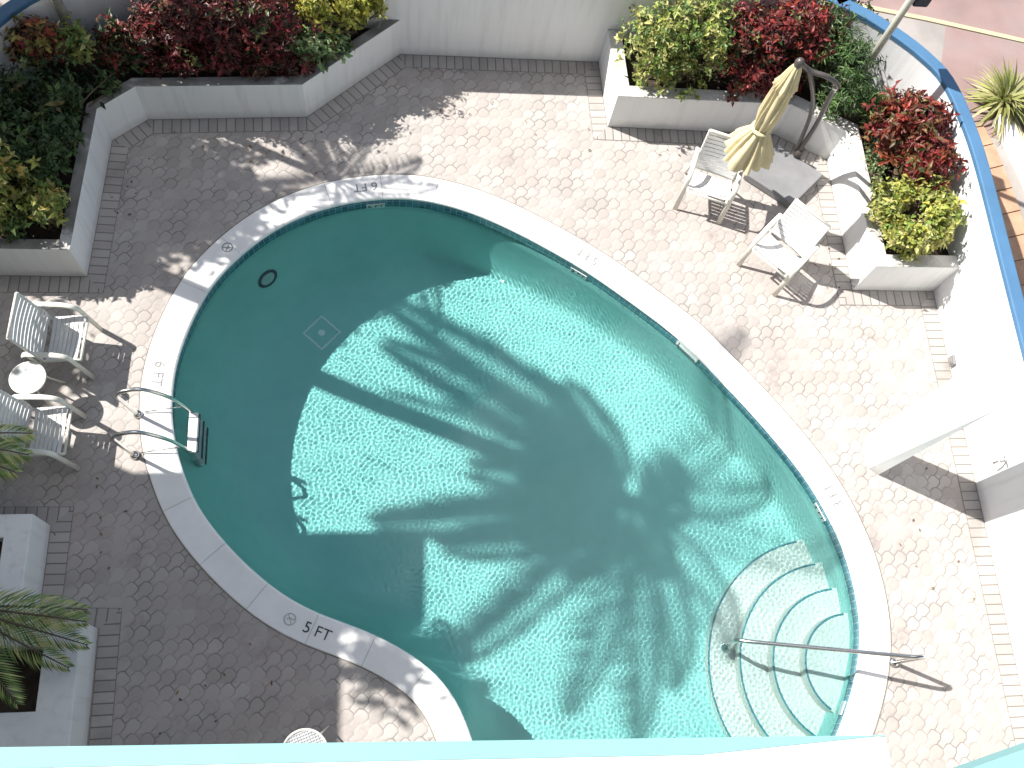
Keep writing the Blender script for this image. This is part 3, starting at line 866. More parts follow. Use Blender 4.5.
# ------------------------------------------------------------------ chairs, tables, umbrella
def make_chair(label, group, smat):
    """strap armchair facing +y, origin midway between the front feet"""
    t = thing('patio_chair', label, 'chair', (0, 0, 0), 0, group)
    W = .238
    seat = [(-.02, .40), (-.10, .395), (-.22, .365), (-.345, .335)]
    back = [(-.38, .36), (-.43, .56), (-.47, .73), (-.515, .90)]
    side = catmull([(0, y, z) for y, z in [(.005, .385)] + seat + back], 5)
    for part, rng_ in (('seat', (seat, 7)), ('backrest', (back, 10))):
        prof, n = rng_
        c = catmull([(0, y, z) for y, z in prof], 8)
        L = np.r_[0, np.cumsum([np.linalg.norm(c[i + 1] - c[i]) for i in range(len(c) - 1)])]
        bm = bmesh.new()
        for k in range(n):
            s = (k + .5) / n * L[-1]
            i = min(int(np.searchsorted(L, s)), len(c) - 2); i = max(i, 1)
            p = c[i - 1] + (c[i] - c[i - 1]) * ((s - L[i - 1]) / max(1e-6, L[i] - L[i - 1])); tdir = (c[i] - c[i - 1]); tdir /= np.linalg.norm(tdir)
            hw = L[-1] / n * .40
            nn = np.array((0, -tdir[2], tdir[1]))
            if nn[2] < 0: nn = -nn
            cols = []
            for j in range(7):
                x = -W - .008 + (2 * W + .016) * j / 6; sag = -.018 * (1 - (x / W) ** 2)
                q = p + nn * (sag + .012)
                cols.append([bm.verts.new((x, *(q + tdir * a + nn * b)[1:])) for a, b in ((-hw, 0), (hw, 0), (hw, .006), (-hw, .006))])
            for j in range(6):
                for e in range(4): bm.faces.new((cols[j][e], cols[j][(e + 1) % 4], cols[j + 1][(e + 1) % 4], cols[j + 1][e]))
            bm.faces.new(cols[0]); bm.faces.new(list(reversed(cols[-1])))
        bmesh.ops.recalc_face_normals(bm, faces=bm.faces[:])
        obj(part, bm, smat, t)
    bm = bmesh.new()
    for s in (-1, 1): tube(bm, [(s * W, p[1], p[2]) for p in side], .0145, 8)
    tube(bm, [(-W, side[0][1], side[0][2]), (W, side[0][1], side[0][2])], .0145, 8)
    tube(bm, [(-W, side[-1][1], side[-1][2]), (W, side[-1][1], side[-1][2])], .0145, 8)
    tube(bm, [(-W - .03, -.06, .37), (W + .03, -.06, .37)], .011, 8); tube(bm, [(-W - .03, -.40, .33), (W + .03, -.40, .33)], .011, 8)
    obj('frame', bm, M['frame'], t, True)
    for s in (-1, 1):
        X = s * (W + .036)
        bm = bmesh.new()
        tube(bm, bent([(X, .03, 0), (X, -.07, .54), (X, -.20, .595), (X, -.47, .585), (X, -.495, .55)],   .13, 7), .029, 10, True, .45, (0, .2, 1))
        obj('armrest', bm, M['frame'], t, True)
        bm = bmesh.new(); tube(bm, bent([(X, -.46, .575), (X, -.40, .34), (X, -.52, 0)], .1, 5), .014, 8); obj('leg', bm, M['frame'], t, True)
    return t
G = 'sun chairs beside the umbrella'
def facing(p, q):
    """angle for a chair whose front feet stand at p (its left) and q"""
    p, q = Vector(p), Vector(q); mid = (p + q) / 2; r = (q - p).normalized()
    return (mid.x, mid.y, 0), r
def put(src, fa, fb, label):
    """front feet at fa and fb, fb on the sitter's right"""
    a, b = Vector(fa), Vector(fb); mid = (a + b) / 2; rx = (b - a)
    rz = math.atan2(rx.y, rx.x)
    return (mid.x, mid.y, 0), rz
c0 = make_chair('sunlit white strap chair with its back to the folded umbrella', G, M['strap'])
loc, rz = put(None, (3.85, 5.83), (3.32, 6.02), ''); c0.location = loc; c0.rotation_euler = (0, 0, rz)
loc, rz = put(None, (4.42, 4.86), (4.02, 5.27), '')
dup(c0, loc, rz, 'sunlit white strap chair between grey umbrella base and planter corner')
G2 = 'shaded chairs by the pool ladder'
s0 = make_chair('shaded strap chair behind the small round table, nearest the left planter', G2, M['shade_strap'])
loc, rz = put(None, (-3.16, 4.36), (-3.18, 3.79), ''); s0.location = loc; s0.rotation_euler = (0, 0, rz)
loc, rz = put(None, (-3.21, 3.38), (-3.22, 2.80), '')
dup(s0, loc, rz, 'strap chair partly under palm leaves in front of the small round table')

def side_table(x, y, h, r, label, mesh=False, rz=0):
    t = thing('side_table', label, 'table', (x, y, 0), rz, 'small round side tables')
    bm = bmesh.new()
    n = 40
    if mesh:
        bmesh.ops.create_circle(bm, cap_ends=True, segments=n, radius=r - .008); bmesh.ops.translate(bm, verts=bm.verts[:], vec=(0, 0, h - .004))
        for k in range(-7, 8):
            q = k / 8 * r; hh = math.sqrt(max(0, (r - .01) ** 2 - q * q))
            tube(bm, [(q, -hh, h), (q, hh, h)], .004, 5); tube(bm, [(-hh, q, h + .002), (hh, q, h + .002)], .004, 5)
    else:
        bmesh.ops.create_cone(bm, cap_ends=True, segments=n, radius1=r - .006, radius2=r - .006, depth=.012); bmesh.ops.translate(bm, verts=bm.verts[:], vec=(0, 0, h))
    obj('tabletop', bm, M['glass_top'], t)
    bm = bmesh.new(); tube(bm, [(r * math.cos(a), r * math.sin(a), h) for a in np.linspace(0, 2 * PI, n + 1)], .011, 8, False); obj('rim', bm, M['frame'], t, True)
    for k in range(4):
        a = k * PI / 2 + .6
        bm = bmesh.new(); tube(bm, bent([(.75 * r * math.cos(a), .75 * r * math.sin(a), h - .012), (.85 * r * math.cos(a), .85 * r * math.sin(a), h * .6), (1.45 * r * math.cos(a), 1.45 * r * math.sin(a), 0)], .1), .010, 8); obj('leg', bm, M['frame'], t, True)
    return t
side_table(-3.62, 3.61, .48, .165, 'round white side table between the two shaded chairs')
side_table(-.82, .04, .50, .20, 'round mesh topped side table cut off by the turquoise ledge', True, .35)

root = thing('cantilever_umbrella', 'closed yellow cantilever umbrella on a bronze arm over a grey base', 'umbrella', (0, 0, 0))
bm = bmesh.new()
pl = [(4.22, 6.44), (4.76, 6.02), (5.22, 6.46), (4.68, 6.90)]
prism(bm, pl, .02, .12, .012)
obj('base_plate', bm, M['base_grey'], root)
bm = bmesh.new(); tube(bm, [(4.92, 6.72, .121), (4.92, 6.72, .26)], .05, 14); obj('mast_socket', bm, M['bronze'], root, True)
bm = bmesh.new()
tube(bm, catmull([(4.91, 6.73, .2), (4.80, 6.58, .9), (4.64, 6.42, 1.55), (4.52, 6.28, 1.98)], 6), .029, 10); obj('mast', bm, M['bronze'], root, True)
bm = bmesh.new(); tube(bm, [(4.545, 6.31, 1.90), (4.50, 6.26, 2.03)], .037, 12); obj('joint', bm, M['steel'], root, True)
bm = bmesh.new()
tube(bm, catmull([(4.52, 6.28, 1.98), (4.46, 6.18, 2.12), (4.36, 6.14, 2.24), (4.24, 6.15, 2.30), (4.12, 6.19, 2.30), (4.03, 6.21, 2.34), (3.95, 6.19, 2.42)], 6), .028, 10); obj('arm', bm, M['bronze'], root, True)
bm = bmesh.new()
tube(bm, catmull([(4.88, 6.75, .2), (4.72, 6.63, .9), (4.50, 6.44, 1.5), (4.24, 6.27, 2.02), (4.08, 6.21, 2.30)], 6), .025, 10); obj('strut', bm, M['bronze'], root, True)
bm = bmesh.new(); bmesh.ops.create_uvsphere(bm, u_segments=14, v_segments=8, radius=.05); bmesh.ops.scale(bm, vec=(1, 1, 1.3), verts=bm.verts[:]); bmesh.ops.translate(bm, verts=bm.verts[:], vec=(3.93, 6.19, 2.42)); obj('hub', bm, M['bronze'], root, True)
bm = bmesh.new()
prof = [(2.08, .035, .1), (1.98, .065, .2), (1.8, .10, .25), (1.72, .125, .3), (1.70, .105, .3), (1.5, .115, .32), (1.3, .115, .35), (1.12, .095, .3), (1.05, .085, .25), (1.0, .10, .3), (.90, .15, .38), (.78, .205, .42), (.66, .25, .45), (.57, .285, .48)]
rows = []; NS = 144
cx0, cy0, cx1, cy1 = 3.93, 6.19, 3.935, 6.20
UP = .32
for z, r, pl_ in prof:
    pl_ = min(pl_, .17)
    t = (2.08 - z) / 1.8; row = []
    for k in range(NS):
        th = 2 * PI * k / NS
        fold = 1 - abs(((th * 13 / (2 * PI) + .15 * math.sin(z * 3.1) + .22 * math.sin(th * 2 + 1) + .12 * math.sin(th * 5 + 2)) % 1) * 2 - 1) ** 1.6
        rr = r * (1 - 1.25 * pl_ + 1.25 * pl_ * fold * 1.25) * (1 + .10 * math.sin(3 * th + z * 4) + .05 * math.sin(7 * th - z * 9))
        row.append(bm.verts.new((cx0 + (cx1 - cx0) * t + rr * math.cos(th), cy0 + (cy1 - cy0) * t + rr * math.sin(th), z + UP - (.012 * fold if z < .6 else 0))))
    rows.append(row)
for a, b in zip(rows[:-1], rows[1:]):
    for k in range(NS): bm.faces.new((a[k], b[k], b[(k + 1) % NS], a[(k + 1) % NS]))
bmesh.ops.recalc_face_normals(bm, faces=bm.faces[:])
can = obj('canopy', bm, M['canvas'], root, True)
bm = bmesh.new(); tube(bm, [(cx0 + .1 * math.cos(a), cy0 + .005 + .1 * math.sin(a), 1.05 + UP) for a in np.linspace(0, 2 * PI, 25)], .022, 8, False, .35, None); obj('tie_strap', bm, M['canvas'], can, True)
bm = bmesh.new(); tube(bm, [(3.93, 6.19, 2.40), (3.935, 6.20, .80)], .018, 8); obj('pole', bm, M['bronze'], can, True)

# ------------------------------------------------------------------ plants
def add_leaf(verts, faces, cols, p, dirv, upv, L, W, col, droop=.25, fold=.25):
    d_ = dirv / (np.linalg.norm(dirv) + 1e-9); s = np.cross(d_, upv); s /= (np.linalg.norm(s) + 1e-9); n = np.cross(s, d_)
    b = len(verts)
    m_ = p + d_ * L * .5 + n * 0; e = p + d_ * L - n * L * droop
    up_ = n * W * fold
    verts += [p, m_ - s * W * .5 + up_, m_ , m_ + s * W * .5 + up_, e]
    faces += [(b, b + 1, b + 2), (b, b + 2, b + 3), (b + 1, b + 4, b + 2), (b + 2, b + 4, b + 3)]
    cols += [col] * 4

def leaf_mesh(name, verts, faces, cols, mat, parent):
    me = bpy.data.meshes.new(name); me.from_pydata([tuple(v) for v in verts], [], faces); me.update()
    at = me.color_attributes.new('col', 'FLOAT_COLOR', 'CORNER')
    arr = np.zeros((len(me.loops), 4), np.float32); arr[:, 3] = 1
    arr[:, :3] = np.repeat(np.array(cols, np.float32), 3, axis=0)
    at.data.foreach_set('color', arr.ravel())
    me.materials.append(mat)
    return link(bpy.data.objects.new(name, me), parent)

def pick(pal, rg):
    c = np.array(pal[rg.integers(len(pal))]); return c * rg.uniform(.7, 1.25)

def shrub(name, label, lobes, pal, n, L=.11, W=.045, per=8, group=None, droop=.25, seed=1, spread=.75, base=None, fern=False, bz=.43):
    """lobes: (x, y, z, rx, ry, rz); leaves stand in rosettes at the tips of many twigs"""
    rg = np.random.default_rng(seed); n = int(n * 2.5); L *= .72; W *= .80; lobes = [(l[0], l[1], l[2] + .03, l[3] * 1.1, l[4] * 1.08, l[5] * 1.12) for l in lobes]; tips_mix = GRN + [(.20, .13, .05), (.34, .36, .12)]; per = max(5, per - 2); ph = rg.uniform(0, 6.28, 6)
    if base is None: base = (float(np.mean([l[0] for l in lobes])), float(np.mean([l[1] for l in lobes])))
    root = thing(name, label, 'shrub', (base[0], base[1], bz), 0, group)
    V, Fc, Cc = [], [], []
    o = np.array((base[0], base[1], bz)); tips = []
    vol = np.array([l[3] * l[4] + l[4] * l[5] + l[3] * l[5] for l in lobes]); vol /= vol.sum()
    for _ in range(n):
        l = lobes[rg.choice(len(lobes), p=vol)]
        v = rg.normal(size=3); v /= np.linalg.norm(v)
        if v[2] < -.45: v[2] = -v[2]
        r = rg.uniform(.35, 1.0) ** .5 * (1 + .16 * rg.normal()) + (rg.uniform(.1, .4) if rg.random() < .10 else 0)
        c = np.array(l[:3]) + v * r * np.array(l[3:])
        gap = math.sin(c[0] * 13 + ph[0]) + math.sin(c[1] * 15 + ph[1]) + math.sin(c[2] * 14 + ph[2]) + math.sin((c[0] + c[1]) * 21 + ph[3]) * .7
        if gap < -1.0 and r > .6: continue
        if c[2] < bz + .02: continue
        c = c - o
        axis = v * np.array((1, 1, .7)) + np.array((0, 0, .55)) + rg.normal(size=3) * .25; axis /= np.linalg.norm(axis)
        tips.append((c, axis))
        a = np.cross(axis, (1, .3, .2)); a /= np.linalg.norm(a); b = np.cross(axis, a)
        base_c = pick(pal if rg.random() > .12 else tips_mix, rg)
        k0 = rg.uniform(0, 6.28)
        for j in range(per):
            th = k0 + j * 2.4; lift = rg.uniform(.15, .9) if not fern else rg.uniform(-.1, .5)
            dirv = a * math.cos(th) + b * math.sin(th) + axis * lift
            col = (base_c * .6 + pick(pal, rg) * .4) * rg.uniform(.65, 1.35)
            sc = rg.uniform(.5, 1.35)
            add_leaf(V, Fc, Cc, c - axis * rg.uniform(0, 1.1) * L + rg.normal(size=3) * .012, dirv + rg.normal(size=3) * .25, axis, L * sc, W * sc, np.clip(col, 0, 1), droop * rg.uniform(.2, 1.8))
    leaf_mesh('foliage', V, Fc, Cc, M['leaf'], root)
    bm = bmesh.new()
    for c, ax in tips[::max(1, len(tips) // 26)]:
        s = np.array((rg.uniform(-.08, .08), rg.uniform(-.08, .08), -.02))
        m_ = (s + c) * .5 + np.array((0, 0, .06)) + rg.normal(size=3) * .03
        tube(bm, catmull([s, m_, c], 4), list(np.linspace(.014, .005, 9)), 5)
    obj('stem', bm, M['stem'], root, True)
    return root
RED = [(.26, .022, .025), (.36, .05, .03), (.17, .014, .022), (.10, .012, .02), (.38, .11, .05), (.09, .06, .02)]
DRED = [(.035, .05, .02), (.05, .012, .015), (.15, .013, .02), (.22, .02, .028), (.09, .010, .018), (.06, .010, .014), (.28, .04, .04)]
YG = [(.42, .44, .10), (.52, .50, .16), (.28, .36, .07), (.16, .26, .05), (.60, .55, .22), (.34, .34, .10)]
YEL = [(.58, .52, .08), (.66, .58, .14), (.42, .42, .06), (.26, .32, .05)]
GRN = [(.07, .14, .04), (.10, .19, .05), (.05, .10, .035), (.16, .24, .07)]
BGRN = [(.14, .26, .10), (.20, .32, .13), (.09, .18, .07), (.34, .42, .20), (.28, .20, .10)]
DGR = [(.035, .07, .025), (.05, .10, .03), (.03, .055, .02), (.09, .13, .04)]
GL = 'shrubs in the left planter'; GR = 'shrubs in the right planter'
# left planter
shrub('shrub', 'large dark red shrub overhanging the rim of the left planter', [(-2.15, 7.62, .95, .55, .40, .40), (-1.6, 7.66, 1.0, .55, .42, .42), (-2.6, 7.5, .85, .35, .3, .3), (-1.9, 7.40, .8, .5, .25, .25), (-1.55, 7.31, .66, .55, .12, .2), (-2.4, 7.25, .64, .3, .1, .16)], DRED, 560, .115, .045, 8, GL, seed=11)
shrub('shrub', 'yellow shrub at the right hand end of the left planter', [(-.75, 7.92, .95, .42, .24, .34), (-.35, 8.02, .85, .22, .15, .25)], YEL, 190, .10, .045, 8, GL, seed=12)
shrub('shrub', 'small green shrub with whitish tips below the yellow shrub', [(-1.0, 7.55, .72, .24, .2, .22), (-.72, 7.62, .68, .18, .16, .18)], BGRN, 90, .12, .055, 8, GL, seed=13)
shrub('shrub', 'red and orange mottled shrub beside the thin palm trunk', [(-3.85, 7.25, .95, .25, .22, .30)], RED + YG[:2], 80, .12, .05, 8, GL, seed=14)
shrub('shrub', 'pale variegated shrub at the foot of the thin palm trunk', [(-3.45, 7.32, .85, .18, .16, .22)], YG + BGRN[:2], 50, .12, .05, 8, GL, seed=15)
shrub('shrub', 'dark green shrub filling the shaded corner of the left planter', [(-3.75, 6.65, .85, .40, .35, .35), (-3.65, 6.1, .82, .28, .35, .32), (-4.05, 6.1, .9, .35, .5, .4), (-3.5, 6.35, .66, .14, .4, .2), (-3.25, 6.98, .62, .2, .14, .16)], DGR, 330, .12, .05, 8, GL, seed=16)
shrub('shrub', 'olive shrub in the gap between the red shrub and the palm', [(-3.05, 7.45, .72, .28, .28, .25), (-2.75, 7.75, .7, .25, .2, .22)], DGR + DRED[2:4], 120, .11, .045, 8, GL, seed=17)
shrub('shrub', 'yellow green shrub with orange tips at the left frame edge', [(-4.0, 5.55, .95, .28, .28, .32), (-4.15, 5.25, .8, .25, .18, .25)], YG + [(.5, .3, .06)], 150, .12, .05, 8, GL, seed=18)
shrub('shrub', 'small bright croton in the lower corner of the left planter', [(-3.58, 5.38, .78, .17, .17, .20)], YG + BGRN[:2] + [(.5, .32, .06)], 55, .115, .05, 8, GL, seed=19)
shrub('shrub', 'olive green low shrub filling the front of the left planter', [(-3.72, 5.7, .66, .22, .3, .18), (-3.9, 5.2, .62, .25, .12, .14)], GRN + [(.2, .2, .06)], 110, .11, .045, 8, GL, seed=20)
# right planter
shrub('shrub', 'big yellow green shrub at the left end of the right planter', [(3.0, 7.60, 1.0, .38, .40, .44), (3.55, 7.70, 1.05, .42, .40, .44), (3.2, 7.30, .78, .42, .22, .28)], YG + GRN[:2], 400, .10, .045, 8, GR, seed=21)
shrub('shrub', 'dark red shrub behind the folded umbrella', [(4.15, 7.62, .98, .44, .40, .42), (4.65, 7.70, 1.1, .46, .40, .46), (4.3, 7.34, .76, .5, .24, .26)], DRED + RED[:2], 430, .11, .045, 8, GR, seed=22)
shrub('shrub', 'dark feathery green shrub between the umbrella and the metal pole', [(5.2, 7.42, .95, .36, .42, .42), (5.38, 7.02, .78, .30, .30, .32), (4.98, 7.75, 1.0, .32, .25, .42)], GRN + DGR[:2], 420, .13, .022, 9, GR, seed=23, fern=True)
shrub('shrub', 'small light green tuft beside the metal pole', [(5.72, 6.98, .72, .13, .13, .18)], [(.35, .40, .12), (.25, .32, .09), (.42, .42, .18)], 45, .15, .02, 9, GR, seed=24)
shrub('shrub', 'bright red shrub against the curved white wall', [(5.80, 6.42, .95, .34, .32, .34), (6.04, 6.05, .92, .28, .32, .33), (5.80, 6.66, 1.0, .32, .22, .30), (6.02, 6.55, 1.1, .24, .2, .25)], RED, 330, .13, .05, 8, GR, seed=25)
shrub('shrub', 'ring of yellow green croton at the near end of the right planter', [(5.80 + .34 * math.cos(a_), 5.46 + .30 * math.sin(a_), .78 + .07 * math.sin(2.3 * a_ + 1), .20 + .03 * math.cos(3 * a_), .18, .20 + .05 * math.sin(a_ * 1.7)) for a_ in np.linspace(0, 5.4, 8)], YG + YEL[:1], 330, .105, .05, 8, GR, seed=26)
shrub('shrub', 'low sparse green plant along the inner rim of the right planter', [(5.62, 6.35, .56, .1, .25, .12), (5.6, 5.95, .54, .1, .15, .1)], BGRN + [(.3, .3, .12)], 40, .10, .04, 7, GR, seed=27)

shrub('shrub', 'dark bush outside the curved wall beside the kerb', [(5.72, 8.55, .35, .32, .28, .34), (6.05, 8.42, .28, .25, .22, .28)], DGR, 130, .12, .05, 8, None, seed=28, bz=-.01)
# palms -----------------------------------------------------------
def frond_leaves(V, Fc, Cc, o, az, el, length, droop, rg, pal, nl=46, lw=.030, ll=.55, rach=None, bend=0.0):
    P = []
    p = np.array(o, float); e = el
    n = 16
    for i in range(n + 1):
        P.append(p.copy())
        p = p + np.array((math.cos(az) * math.cos(e), math.sin(az) * math.cos(e), math.sin(e))) * length / n
        e -= droop / n; az += bend / n
    if rach is not None: rach.append(P)
    side = np.array((-math.sin(az), math.cos(az), 0))
    for j in range(nl):
        t = .10 + .90 * j / nl; i = min(int(t * n), n - 1); q = P[i] + (P[i + 1] - P[i]) * (t * n - i)
        tg = P[i + 1] - P[i]; tg /= np.linalg.norm(tg)
        prof = math.sin(PI * min(1, .12 + .85 * t)) ** .6
        for s in (-1, 1):
            dirv = side * s * (1.0 - .35 * t) + tg * (.55 + .5 * t) + np.array((0, 0, -.18 - rg.uniform(0, .25)))
            add_leaf(V, Fc, Cc, q, dirv, np.array((0, 0, 1.0)), ll * prof * rg.uniform(.85, 1.1), lw, np.clip(pick(pal, rg), 0, 1), .28, .15)
PALM = [(.10, .17, .04), (.14, .21, .05), (.08, .13, .035), (.2, .24, .08)]
def palm(label, base, top, n, flen, seed, trunk_r=(.11, .075), ll=.5, lw=.03, nl=46, azs=None, lens=None, wf=None, bends=None, group='palms around the pool', droop=1.25, els=(.1, .9), pal=PALM, curve=.0):
    rg = np.random.default_rng(seed)
    root = thing('palm_tree', label, 'palm tree', base, 0, group)
    b = np.array((0, 0, 0.0)); t = np.array(top, float) - np.array(base, float)
    mid = (b + t) * .5 + np.array((t[0], t[1], 0)) * curve
    path = catmull([b, mid, t], 12)
    bm = bmesh.new(); k = len(path)
    tube(bm, path, [trunk_r[0] + (trunk_r[1] - trunk_r[0]) * (i / (k - 1)) ** .6 + .004 * (i % 2) for i in range(k)], 10)
    obj('trunk', bm, M['trunk'], root, True)
    V, Fc, Cc, rach = [], [], [], []
    for i in range(n):
        az = (azs[i] if azs is not None and i < len(azs) else 2 * PI * i * .381966 + rg.uniform(-.2, .2))
        el = rg.uniform(*els); 
        frond_leaves(V, Fc, Cc, t, az, el, (lens[i] if lens else flen * rg.uniform(.88, 1.08)), droop * rg.uniform(.85, 1.15), rg, pal, nl, lw * (wf[i] if wf else 1), ll * (.8 + .2 * (wf[i] if wf else 1)), rach, (bends[i] if bends else rg.uniform(-.25, .25)))
    leaf_mesh('crown', V, Fc, Cc, M['frond'], root)
    bm = bmesh.new()
    for P in rach: tube(bm, P, list(np.linspace(.02, .006, len(P))), 5)
    obj('frond_stem', bm, M['stem'], root, True)
    return root
def above(x, y, h):
    """the point at height h whose shadow falls at x, y on the deck"""
    k = h / math.tan(ELEV); return (x - DX * k, y - DY * k, h)
DG = math.pi / 180
FR = [(130, 4.3, 1.2, .30), (137, 3.3, 1.0, .2), (152, 3.0, .45, .05), (166, 1.9, .5, 0), (183, 2.8, .95, .12), (200, 2.1, .7, -.1), (219, 3.1, .9, .1), (243, 2.5, .6, .2), (266, 2.9, .8, .2), (290, 2.5, .7, -.1), (314, 3.1, .7, -.2), (335, 3.5, .55, .2), (358, 2.0, .6, .1), (38, 2.5, .5, -.1), (100, 1.5, .6, .3),
      (15, .9, .6, 0), (135, 1.2, .7, 0), (170, 1.2, .6, 0), (212, 1.2, .7, 0), (255, 1.2, .6, 0), (300, 1.1, .6, 0), (345, 1.1, .6, 0)]
palm('tall coconut palm beyond the left wall whose fronds shade the pool', (-5.95, 6.46, 0), above(1.95, 2.95, 8.9), len(FR), 3.3, 31, trunk_r=(.15, .10), ll=.62, lw=.050, nl=74,
     azs=[f[0] * math.pi / 180 for f in FR], lens=[f[1] for f in FR], wf=[f[2] for f in FR], bends=[f[3] for f in FR], els=(.12, .42), droop=.9)
palm('thin pale palm standing in the left planter', (-3.58, 7.60, .44), (-3.60, 7.60, 3.25), 9, 1.1, 33, trunk_r=(.055, .045), ll=.3, lw=.03, nl=34, els=(.2, 1.0))
# hanging dry seed stalk of the thin palm
bm = bmesh.new()
rg = np.random.default_rng(5)
for k in range(16):
    a = rg.uniform(0, 6.28); r = rg.uniform(.04, .22)
    tube(bm, catmull([(-3.72, 7.54, 2.25), (-3.75 + r * .5 * math.cos(a), 7.52 + r * .5 * math.sin(a), 2.1), (-3.78 + r * math.cos(a), 7.5 + r * math.sin(a), 1.55 + rg.uniform(0, .35))], 4), .006, 5)
o = obj('seed_stalk', bm, mottled('dry_stalk', (.30, .13, .06), .9, 20, .4)); tag(o, 'dry reddish seed stalks hanging from the thin palm in the corner', 'seed stalk')

def broadleaf(label, base, crown, r, n, seed, pal, name='leafy_tree', cat='tree', group='leafy trees beyond the left wall', tr=.11):
    root = thing(name, label, cat, base, 0, group)
    rg = np.random.default_rng(seed)
    bm = bmesh.new(); c = np.array(crown) - np.array(base)
    tube(bm, catmull([(0, 0, 0), c * .5 + np.array((.15, -.1, 0)), c], 6), list(np.linspace(tr, tr * .45, 13)), 8)
    for _ in range(12):
        v = rg.normal(size=3); v /= np.linalg.norm(v); v[2] = abs(v[2]) * .6
        tube(bm, catmull([c * .75, c + v * np.array(r) * .45, c + v * np.array(r) * .9], 4), list(np.linspace(tr * .36, .008, 9)), 6)
    obj('trunk', bm, M['trunk'], root, True)
    V, Fc, Cc = [], [], []
    for _ in range(n):
        v = rg.normal(size=3); v /= np.linalg.norm(v)
        q = c + v * np.array(r) * rg.uniform(.2, 1.05)
        for j in range(6):
            add_leaf(V, Fc, Cc, q + rg.normal(size=3) * .06, rg.normal(size=3), np.array((0, 0, 1.0)), .17 * rg.uniform(.7, 1.2), .08, np.clip(pick(pal, rg), 0, 1))
    leaf_mesh('crown', V, Fc, Cc, M['leaf'], root)
broadleaf('dense leafy tree beyond the left wall shading the planter corner', (-6.9, 7.9, 0), above(-2.80, 6.05, 3.9), (1.30, .98, .85), 900, 41, GRN)
broadleaf('round leafy tree at the left side shading the two chairs', (-7.3, 5.75, 0), above(-4.25, 4.05, 3.2), (.86, .80, .65), 600, 42, GRN)
broadleaf('tall dense unseen tree added far beyond the left corner to block sky', (-8.9, 8.9, 0), (-8.6, 8.7, 4.6), (2.0, 1.6, 1.7), 1300, 43, GRN)  # unseen tree added to darken the left side by hiding sky
broadleaf('dense unseen tree added behind the left end of the back wall to block sky', (-4.6, 11.2, 0), (-4.5, 10.9, 3.1), (1.9, 1.3, 1.5), 1000, 44, GRN)  # unseen, added to cut sky light from behind the left planter

root_y = [(-5.10, 3.05, 5.52, .42, .42, .28, 38), (-5.2, 3.55, 5.45, .34, .3, .22, 24)]  # unseen shrubs added to break the roof shadow edge into leafy dapples
for i_, (x_, y_, z_, a_, b_, c_, n_) in enumerate(root_y):
    broadleaf(('larger loose unseen shrub added on the wing roof edge to dapple the deck', 'smaller loose unseen shrub added on the wing roof edge to dapple the deck')[i_], (x_ - .35, y_, 5.25), (x_, y_, z_), (a_, b_, c_), n_, 80 + i_, GRN, 'added_roof_shrub', 'shrub', 'unseen shrubs added on the wing roof', .03)

# spiky plants of the lower left planter
def spiky(label, name, base, n, length, seed, pal, el=(.1, 1.2), w=.045, droop=.9, azr=(0, 6.28), parent_group=None):
    rg = np.random.default_rng(seed)
    root = thing(name, label, 'plant', base, 0, parent_group)
    V, Fc, Cc = [], [], []
    for i in range(n):
        az = rg.uniform(*azr); e = rg.uniform(*el); L = length * rg.uniform(.75, 1.1); dr = droop * rg.uniform(.7, 1.3)
        p = np.zeros(3) + rg.normal(size=3) * .02; m = 7; col = np.clip(pick(pal, rg), 0, 1); prev = None
        sd = np.array((-math.sin(az), math.cos(az), 0))
        for k in range(m + 1):
            t = k / m; ww = w * (.55 + 1.2 * t if t < .35 else (1 - t) * 1.5 + .02) * .5
            a, b = p - sd * ww, p + sd * ww
            V += [a, b]
            if prev is not None:
                q = len(V); Fc += [(q - 4, q - 3, q - 1), (q - 4, q - 1, q - 2)]; Cc += [col, col]
            prev = True
            p = p + np.array((math.cos(az) * math.cos(e), math.sin(az) * math.cos(e), math.sin(e))) * L / m; e -= dr / m
    leaf_mesh('leaves', V, Fc, Cc, M['frond'], root)
    bm = bmesh.new(); bmesh.ops.create_cone(bm, cap_ends=True, segments=10, radius1=.06, radius2=.03, depth=.3); bmesh.ops.translate(bm, verts=bm.verts[:], vec=(0, 0, -.1)); obj('stem', bm, M['stem'], root)
    return root
SPK = [(.22, .32, .09), (.30, .40, .13), (.46, .50, .20), (.14, .22, .07), (.56, .53, .24)]  # leaf colours brightened in place of sun that the wing keeps off
spiky('spiky yellow green plant on the strip beyond the blue capped wall', 'spiky_plant', (7.86, 7.62, .12), 170, .60, 53, [(.36, .38, .12), (.44, .44, .18), (.24, .28, .08), (.52, .48, .24)], (.05, 1.35), .055, 1.0)
def low_palm(label, base, azs, flen, seed, ll, els, droop):
    rg = np.random.default_rng(seed)
    root = thing('low_palm', label, 'plant', base, 0, 'low palms at the lower left')
    V, Fc, Cc, rach = [], [], [], []
    for az in azs: frond_leaves(V, Fc, Cc, (0, 0, 0), az, rg.uniform(*els), flen * rg.uniform(.9, 1.1), droop, rg, SPK, 34, .017, ll, rach)
    leaf_mesh('fronds', V, Fc, Cc, M['frond'], root)
    bm = bmesh.new()
    for P in rach: tube(bm, P, list(np.linspace(.014, .005, len(P))), 5)
    tube(bm, [(0, 0, .02), (-.02, 0, -1.2)], [.05, .06], 8)
    obj('stem', bm, M['stem'], root, True)
low_palm('low palm whose fronds hang over the stepped planter', (-3.60, 1.28, 1.30), [-.30, -.52, .0, -.95, 2.4, 3.1, -.12], 1.05, 61, .27, (-.05, .3), .8)
low_palm('low palm whose fronds reach over the nearer shaded chair', (-4.10, 2.70, 1.30), [.15, -.1, -.3, 2.6, 3.6], .85, 62, .28, (-.05, .3), .8)
